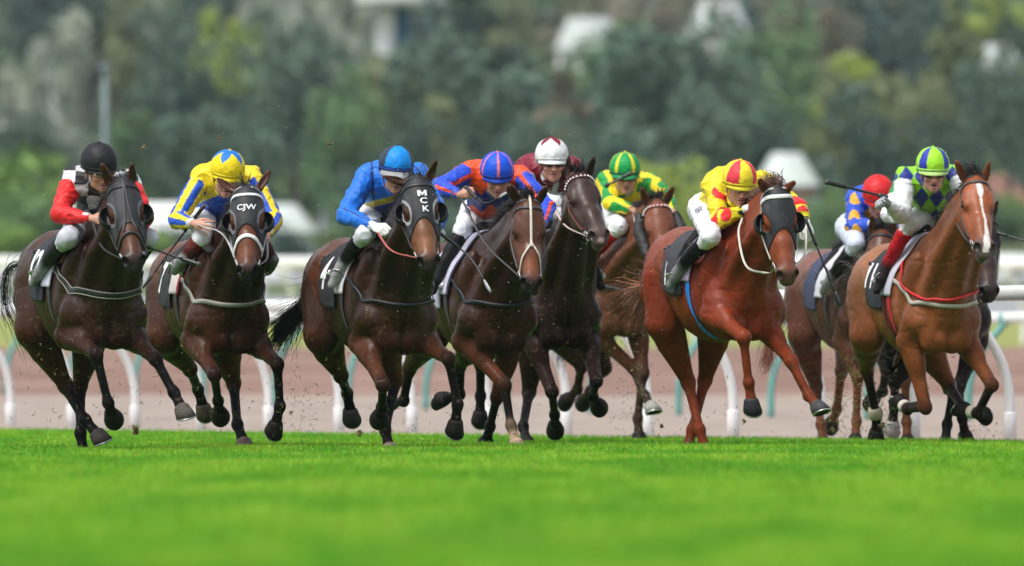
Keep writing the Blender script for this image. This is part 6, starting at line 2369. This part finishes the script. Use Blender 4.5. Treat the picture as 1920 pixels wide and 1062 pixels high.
JS = {
    1: dict(p=dict(head=(187, 322, .10), shR=(137, 335, .32), shL=(240, 338, .26), elR=(112, 402, .16), elL=(268, 408, .10), haR=(172, 410, .02), haL=(262, 430, -.10), hip=(180, 415, .80), knR=(127, 448, .40), anR=(88, 492, .74), toR=(70, 520, .56)),
            seed=1, breech=(.50, .52, .58), fyaw=22, fpitch=-14, froll=-4, pattern=pat1, cap=lambda a, e, q: fill(len(a), (.014, .014, .018)), peak=.25, band=(.01, .01, .012), cuff=(.6, .6, .62), button=(.02, .02, .02), goggle='clear', hR=dict(n=(-.5, -.7, .4)),
            boot=(.012, .012, .014), foot=(.22,.225,.235), label='person in red sleeved black and white check silks and black cap, on the leftmost horse'),
    2: dict(p=dict(head=(425, 334, .12), shR=(381, 330, .34), shL=(470, 330, .34), elR=(333, 412, .20), elL=(513, 412, .14), haR=(364, 420, -.02), haL=(500, 440, -.12), hip=(405, 402, .85), knR=(378, 446, .36), anR=(346, 484, .72), toR=(328, 510, .52)),
            seed=2, fyaw=6, fpitch=-16, froll=6, pattern=pat2, cap=star(YEL, (.012, .17, .62), n=5, lo=.62, hi=1.25, off=.2), peak=.25, band=(.70, .55, .02), cuff=(.6, .62, .68), goggle='clear', hR=dict(n=(-.2, -.6, .2), bend=(.9, -.3, -.2), curl=18, spread=.22),
            boot=(.010, .010, .012), boottop=(.12, .025, .02), foot=(.22,.225,.235), button=YEL, btext=('CRF', .30, .75, .075), label='person in yellow and blue silks with fingers spread, on the horse lettered CJW'),
    3: dict(p=dict(head=(742, 327, .10), shR=(688, 330, .34), shL=(785, 326, .34), elR=(648, 404, .18), elL=(822, 405, .12), haR=(702, 425, -.06), haL=(815, 430, -.12), hip=(716, 398, .85), knR=(684, 440, .38), anR=(648, 485, .72), toR=(634, 514, .52)),
            seed=3, breech=(.62, .64, .69), fyaw=8, fpitch=-9, froll=4, pattern=pat3, cap=cap3, peak=1.0, peakcol=(.30, .31, .32), band=(.01, .04, .22), cuff=None, gloves=(.72, .74, .72), goggle='clear', hR=dict(n=(-.3, -.6, .7)), hsize=1.0,
            boot=(.010, .010, .012), foot=(.28,.28,.29), button=(.02, .02, .03), label='person in bright blue silks, white gloves and grey peaked cap, on the horse lettered MCK'),
    4: dict(p=dict(head=(932, 336, .14), shR=(880, 322, .36), shL=(975, 330, .36), elR=(826, 352, .20), elL=(1024, 392, .14), haR=(862, 366, .05), haL=(1015, 425, -.10), hip=(912, 400, .90), knR=(868, 432, .38), anR=(834, 492, .74), toR=(820, 528, .52)),
            seed=4, fyaw=4, fpitch=-16, pattern=pat4, cap=cap4, peak=.3, peakcol=(.01, .04, .35), band=(.012, .03, .20), cuff=(.05, .08, .2), goggle='clear', hR=dict(n=(-.1, -.9, .3), bend=(.5, -.2, .5), curl=75),
            boot=(.010, .010, .012), button=(.8, .15, .1), btext=('ACRF', .12, .72, .075), breech=(.66, .68, .74), label='person in orange and blue silks and striped blue cap, fist raised with a bent crop'),
    5: dict(p=dict(head=(1035, 308, .16), shR=(985, 312, .38), shL=(1072, 312, .38), elR=(985, 362, .16), elL=(1085, 372, .12), haR=(1032, 372, -.02), haL=(1062, 390, -.06), hip=(1015, 385, .9), knR=(1000, 440, .36), anR=(975, 485, .74), toR=(962, 512, .56)),
            seed=5, fyaw=8, fpitch=-3, pattern=pat5, cap=star(WHT, MAR, n=5, lo=.72, hi=1.3, off=1.0), peak=.35, peakcol=(.7, .7, .7), band=(.6, .6, .6), gloves=(.55, .57, .6), goggle='dark', strapcol=(.02, .02, .02), button=MAR,
            label='person in maroon silks with white sleeves and white cap with a maroon star'),
    6: dict(p=dict(head=(1172, 333, .12), shR=(1138, 340, .36), shL=(1218, 342, .32), elR=(1146, 382, .10), elL=(1246, 368, .10), haR=(1186, 392, -.10), haL=(1262, 400, -.10), hip=(1165, 400, .85), knR=(1160, 425, .32), anR=(1112, 478, .66), toR=(1102, 508, .5)),
            seed=6, fyaw=6, fpitch=-7, pattern=pat6, cap=cap6, peak=.5, peakcol=(.02, .25, .08), band=(.01, .10, .05), goggle='dark', hR=dict(n=(-.1, -.7, .6)), boottop=(.45, .015, .02), boot=(.012, .01, .012), button=(.7, .6, .03),
            label='person in green and yellow silks and green cap with yellow stripes'),
    7: dict(p=dict(head=(1386, 352, .10), shR=(1338, 345, .34), shL=(1430, 340, .34), elR=(1350, 414, .16), elL=(1498, 392, .16), haR=(1400, 392, -.02), haL=(1512, 420, .05), hip=(1340, 392, .85), knR=(1333, 444, .36), anR=(1282, 494, .78), toR=(1266, 522, .58)),
            seed=7, fyaw=12, fpitch=-13, froll=2, pattern=pat7, cap=quarters((.70, .045, .07), (.78, .64, .03), off=.55, n=4, w=.5), peak=.3, peakcol=(.6, .5, .02), band=(.6, .5, .02), cuff=(.015, .018, .03), gloves=(.75, .76, .76), goggle='clear', strapcol=(.2, .2, .2), hL=dict(n=(.3, -.9, .3), bend=(.0, 0, -.6)), hR=dict(n=(-.3, -.5, .8)),
            boot=(.010, .010, .012), foot=(.22,.225,.235), button=(.7, .6, .03), btext=('URF', .12, .72, .075), label='person in yellow silks with red spots, white gloves, red and yellow cap'),
    8: dict(p=dict(head=(1646, 376, .08), shR=(1606, 372, .34), shL=(1680, 372, .36), elR=(1601, 424, .14), elL=(1700, 420, .14), haR=(1640, 420, .0), haL=(1690, 430, -.05), hip=(1612, 428, .72), knR=(1606, 458, .34), anR=(1562, 516, .72), toR=(1546, 545, .56)),
            seed=8, fyaw=0, fpitch=-26, pattern=pat8, cap=lambda a, e, q: fill(len(a), (.60, .02, .025)), peak=.3, band=(.3, .01, .02), cuff=(.6, .6, .62), gloves=(.015, .015, .018), goggle=None, breech=(.55, .60, .72), button=(.6, .02, .02),
            boot=(.012, .012, .014), foot=(.26,.26,.27), label='person in blue silks with gold spots and a plain red cap'),
    9: dict(p=dict(head=(1749, 326, .12), shR=(1697, 332, .34), shL=(1787, 330, .32), elR=(1690, 404, .14), elL=(1822, 385, .10), haR=(1664, 382, -.05), haL=(1815, 412, -.08), hip=(1762, 402, .85), knR=(1706, 418, .34), anR=(1666, 492, .74), toR=(1654, 524, .54)),
            seed=9, fyaw=4, fpitch=-9, pattern=pat9, cap=quarters((.035, .05, .38), (.33, .72, .03), off=.56, n=4, w=.62), peak=.35, peakcol=(.4, .6, .2), band=(.3, .6, .1), cuff=(.60, .60, .60), gloves=(.34, .36, .38), goggle='dark', strapcol=(.2, .2, .2), hR=dict(n=(.3, .9, .2), bend=(-.5, -.3, .1), curl=55, th=-1), mouth=.010,
            boot=(.012, .01, .01), boottop=(.42, .012, .018), bootmid=(.25, .01, .015), breech=(.62, .63, .62), button=(.3, .7, .03), label='person in green and navy diamond silks raising a crop, on the rightmost horse'),
    10: dict(p=dict(head=(1745, 352, .12), shR=(1692, 352, .34), shL=(1785, 350, .32), elR=(1668, 402, .14), elL=(1815, 395, .10), haR=(1700, 412, .0), haL=(1815, 412, -.08), hip=(1748, 410, .8), knR=(1712, 430, .34), anR=(1672, 492, .74), toR=(1660, 524, .54)),
             seed=10, fyaw=0, fpitch=-30, pattern=pat10, cap=lambda a, e, q: fill(len(a), (.02, .25, .06)), peak=.3, gloves=(.1, .1, .1), goggle='dark', label='person in green silks almost hidden behind the rightmost jockey'),
}
JP = {}
for k, J in JS.items():
    if k in HORSES:
        JP[k] = build_jockey(J, HORSES[k])
# reins and crops
RC = {1: (.03, .03, .032), 2: (.35, .36, .37), 3: (.40, .10, .08), 4: (.03, .03, .032), 5: (.55, .42, .42), 6: (.30, .30, .30), 7: (.55, .55, .48), 8: (.03, .03, .03), 9: (.05, .05, .05), 10: (.02, .02, .02)}
for k, H in HORSES.items():
    Rk, P = JP[k]
    for s, hn in ((-1, 'haR'), (1, 'haL')):
        b = H.bit[s]
        h = P[hn]
        m = (b + h) / 2 + A(0, -.02, -.05) + H.AX[1] * s * .03
        if k == 7 and s == -1:
            build_reins(H, [[b, PX(1440, 512, 2.0), PX(1400, 500, 2.0), PX(1385, 440, 2.2), PX(1392, 408, 2.4)]], RC[k], .016)
            continue
        if k == 2 and s == -1:
            m = PX(418, 440, 1.2)
        if k == 9: h = h if s > 0 else PX(1786, 402, 4.7)
        if k == 9: m = (b + h) / 2 + A(0, -.02, -.03)
        build_reins(H, [[b, m, h]], RC[k], .016)


def W(k, a, b, ya, yb, lab, **kw):
    if k not in HORSES: return
    Y = HORSES[k].S['Y']
    return build_whip(PX(*a, Y + ya), PX(*b, Y + yb), lab, **kw)


W(1, (372, 496), (268, 461), -.35, -.20, 'black riding crop pointing from the leftmost horse to the second jockey\'s knee', r0=.014, r1=.005)
W(2, (381, 388), (268, 540), -.02, .25, 'long black crop slanting down from the yellow and blue jockey\'s hand', r0=.012)
W(3, (824, 437), (920, 548), -.25, -.55, 'thin crop curving down between the MCK horse and the pale strapped horse', bendv=(.03, 0, .03), r0=.010, r1=.006, white=True)
W(4, (874, 352), (950, 362), -.02, -.35, 'short bent crop held in the raised fist of the orange and blue jockey', bendv=(-.01, 0, -.085), r0=.011, white=True)
W(6, (1182, 326), (1134, 350), -.15, -.15, 'black crop crossing the green capped jockey\'s goggles', r0=.014, r1=.008)
W(7, (1511, 412), (1576, 574), -.02, -.10, 'long crop hanging from the yellow and red jockey\'s right-hand glove', r0=.010, r1=.008)
W(9, (1551, 342), (1665, 371), -.15, -.08, 'thick handled crop raised by the rightmost jockey over the red cap', r0=.015, r1=.009)
W(10, (1868, 436), (1935, 456), -.6, -.7, 'thin dark crop leaving the picture at the right edge', r0=.010, r1=.007)

# ------------------------------------------------------------------ flying turf
M_SOIL = mat('soil', use_attr=True, rough=.95)


def clod(px, py, y, size, label):
    r = np.random.default_rng(int(px * 7 + py))
    c = PX(px, py, y)
    R = root('turf_clod', c, label, 'turf clod', 'clods of turf kicked up by the horses')
    f = Field()
    for _ in range(6):
        f.el(c + r.normal(0, size * .35, 3), size * r.uniform(.25, .5), None, size * .2, (.10, .065, .035))
    V, Fq = f.mesh(max(size / 9, .003))
    N = vnormals(V, Fq)
    V = V + N * (size * .18 * vnoise(V / size * 3.1))[:, None]
    obj('soil', V, Fq, M_SOIL, R, fill(len(V), (.11, .07, .035)) * (1 + .5 * vnoise(V / size * 4))[:, None])
    n = 10
    d = norm(r.normal(0, 1, (n, 3)))
    Vh, Fh, Ch = hair_ribbons(c + d * size * .4, d, np.full(n, size * 1.1), 5, .0016, cols=[(.16, .22, .04), (.3, .28, .10)], seed=int(px))
    obj('grass_blades', Vh, Fh, M_HAIR, R, Ch)


for px, py, y, sz, lb in ((253, 806, -1.4, .035, 'brown clod with grass bits in the air beside the leftmost horse\'s hooves'), (618, 269, .3, .018, 'small dark clod in the air left of the blue cap'),
                         (270, 277, -1, .018, 'tiny brown clod in the air between the two left jockeys'), (412, 259, 1.4, .014, 'tiny pale clod in the air above the yellow and blue cap'),
                         (656, 245, .2, .008, 'speck of soil high above the blue capped jockey'), (272, 574, -1.2, .010, 'speck of soil beside the second horse\'s shoulder'),
                         (218, 862, -3, .012, 'small clod lying on the turf below the leftmost horse'), (1395, 790, 2, .014, 'small clod under the chestnut horse'), (545, 774, .8, .012, 'small clod in the air between the second and third horses'), (672, 812, .9, .022, 'brown clod flying low behind the MCK horse\'s rear hoof'), (1655, 800, 6.5, .028, 'muddy clod thrown up behind the rightmost horse\'s white bandage'), (1240, 800, 8, .020, 'clod of soil in the air right of the brown horse\'s pale hoof'), (330, 842, .6, .020, 'dark clod on the turf between the two left horses'), (1562, 806, 8, .020, 'small green clod low under the liver horse')):
    clod(px, py, y, sz, lb)


def debris():
    r = np.random.default_rng(77)
    P = []; D = []; L = []
    def burst(px, py, y, sx, sy, n, l=(.012, .035)):
        for _ in range(n):
            P.append(PX(px + r.normal(0, sx), py + r.normal(0, sy), y + r.normal(0, .25)))
            D.append(norm(r.normal(0, 1, 3))); L.append(r.uniform(*l) * .7)
    for a in ((60, 700, -.5, 60, 60, 60), (130, 770, -.5, 60, 40, 40), (250, 720, -.5, 50, 70, 40), (330, 690, .5, 40, 60, 30), (560, 760, .6, 25, 45, 110), (740, 790, 1, 30, 30, 60), (640, 680, .6, 40, 60, 30), (1100, 600, 6, 60, 70, 60),
              (1200, 640, 8, 30, 60, 120), (1185, 760, 9, 20, 40, 80), (1260, 760, 4, 60, 40, 40), (1400, 760, 3, 70, 40, 30), (1600, 740, 8.5, 28, 50, 300, (.010, .03)), (1660, 790, 8, 22, 28, 260, (.010, .03)), (1560, 790, 9, 25, 25, 120), (1700, 700, 6, 60, 60, 40),
              (450, 760, 1.5, 60, 40, 30), (900, 760, 4, 60, 50, 30), (1830, 810, 8, 25, 12, 40)):
        burst(*a)
    m = len(P)
    V, Fq, C = hair_ribbons(np.array(P), np.array(D), np.array(L), 5, .0016, cols=[(.12, .17, .03), (.30, .28, .10), (.20, .25, .05), (.06, .04, .025)], seed=5, curl=.3)
    o = obj('grass_clippings', V, Fq, M_HAIR, None, C)
    tag(o, 'loose grass clippings flung up around the hooves', 'grass clippings', kind='stuff')
    mb = MB()
    for _ in range(560):
        px, py = r.uniform(0, 1920), r.uniform(0, 620)
        if r.random() < .4: px, py = r.normal(1100, 350), r.normal(480, 110)
        y = r.uniform(-2, 3)
        s = r.uniform(.0013, .0030)
        mb.ball(PX(px, py, y), s, 5, col=(.7, .75, .72))
    o = mb.build('water_droplets', mat('droplet', (.8, .82, .82), rough=.2), None)
    tag(o, 'tiny bright water droplets in the air in front of the trees and jockeys', 'droplets', kind='stuff')


debris()
# ------------------------------------------------------------------ damp air
def haze():
    x0, x1, y0, y1, z0, z1 = -720, 720, -D0 - 6, 1500, -1.5, 80
    mb = MB(); mb.box(((x0 + x1) / 2, (y0 + y1) / 2, (z0 + z1) / 2), (x1 - x0, y1 - y0, z1 - z0))
    m = bpy.data.materials.new('damp_air'); m.use_nodes = True
    nt = m.node_tree
    nt.nodes.remove(nt.nodes['Principled BSDF'])
    v = nt.nodes.new('ShaderNodeVolumePrincipled')
    v.inputs['Color'].default_value = (.72, .86, .92, 1)
    v.inputs['Density'].default_value = .00011
    v.inputs['Anisotropy'].default_value = .2
    nt.links.new(v.outputs[0], nt.nodes['Material Output'].inputs['Volume'])
    o = mb.build('haze', m, None, smooth=False)
    tag(o, kind='stuff')


haze()
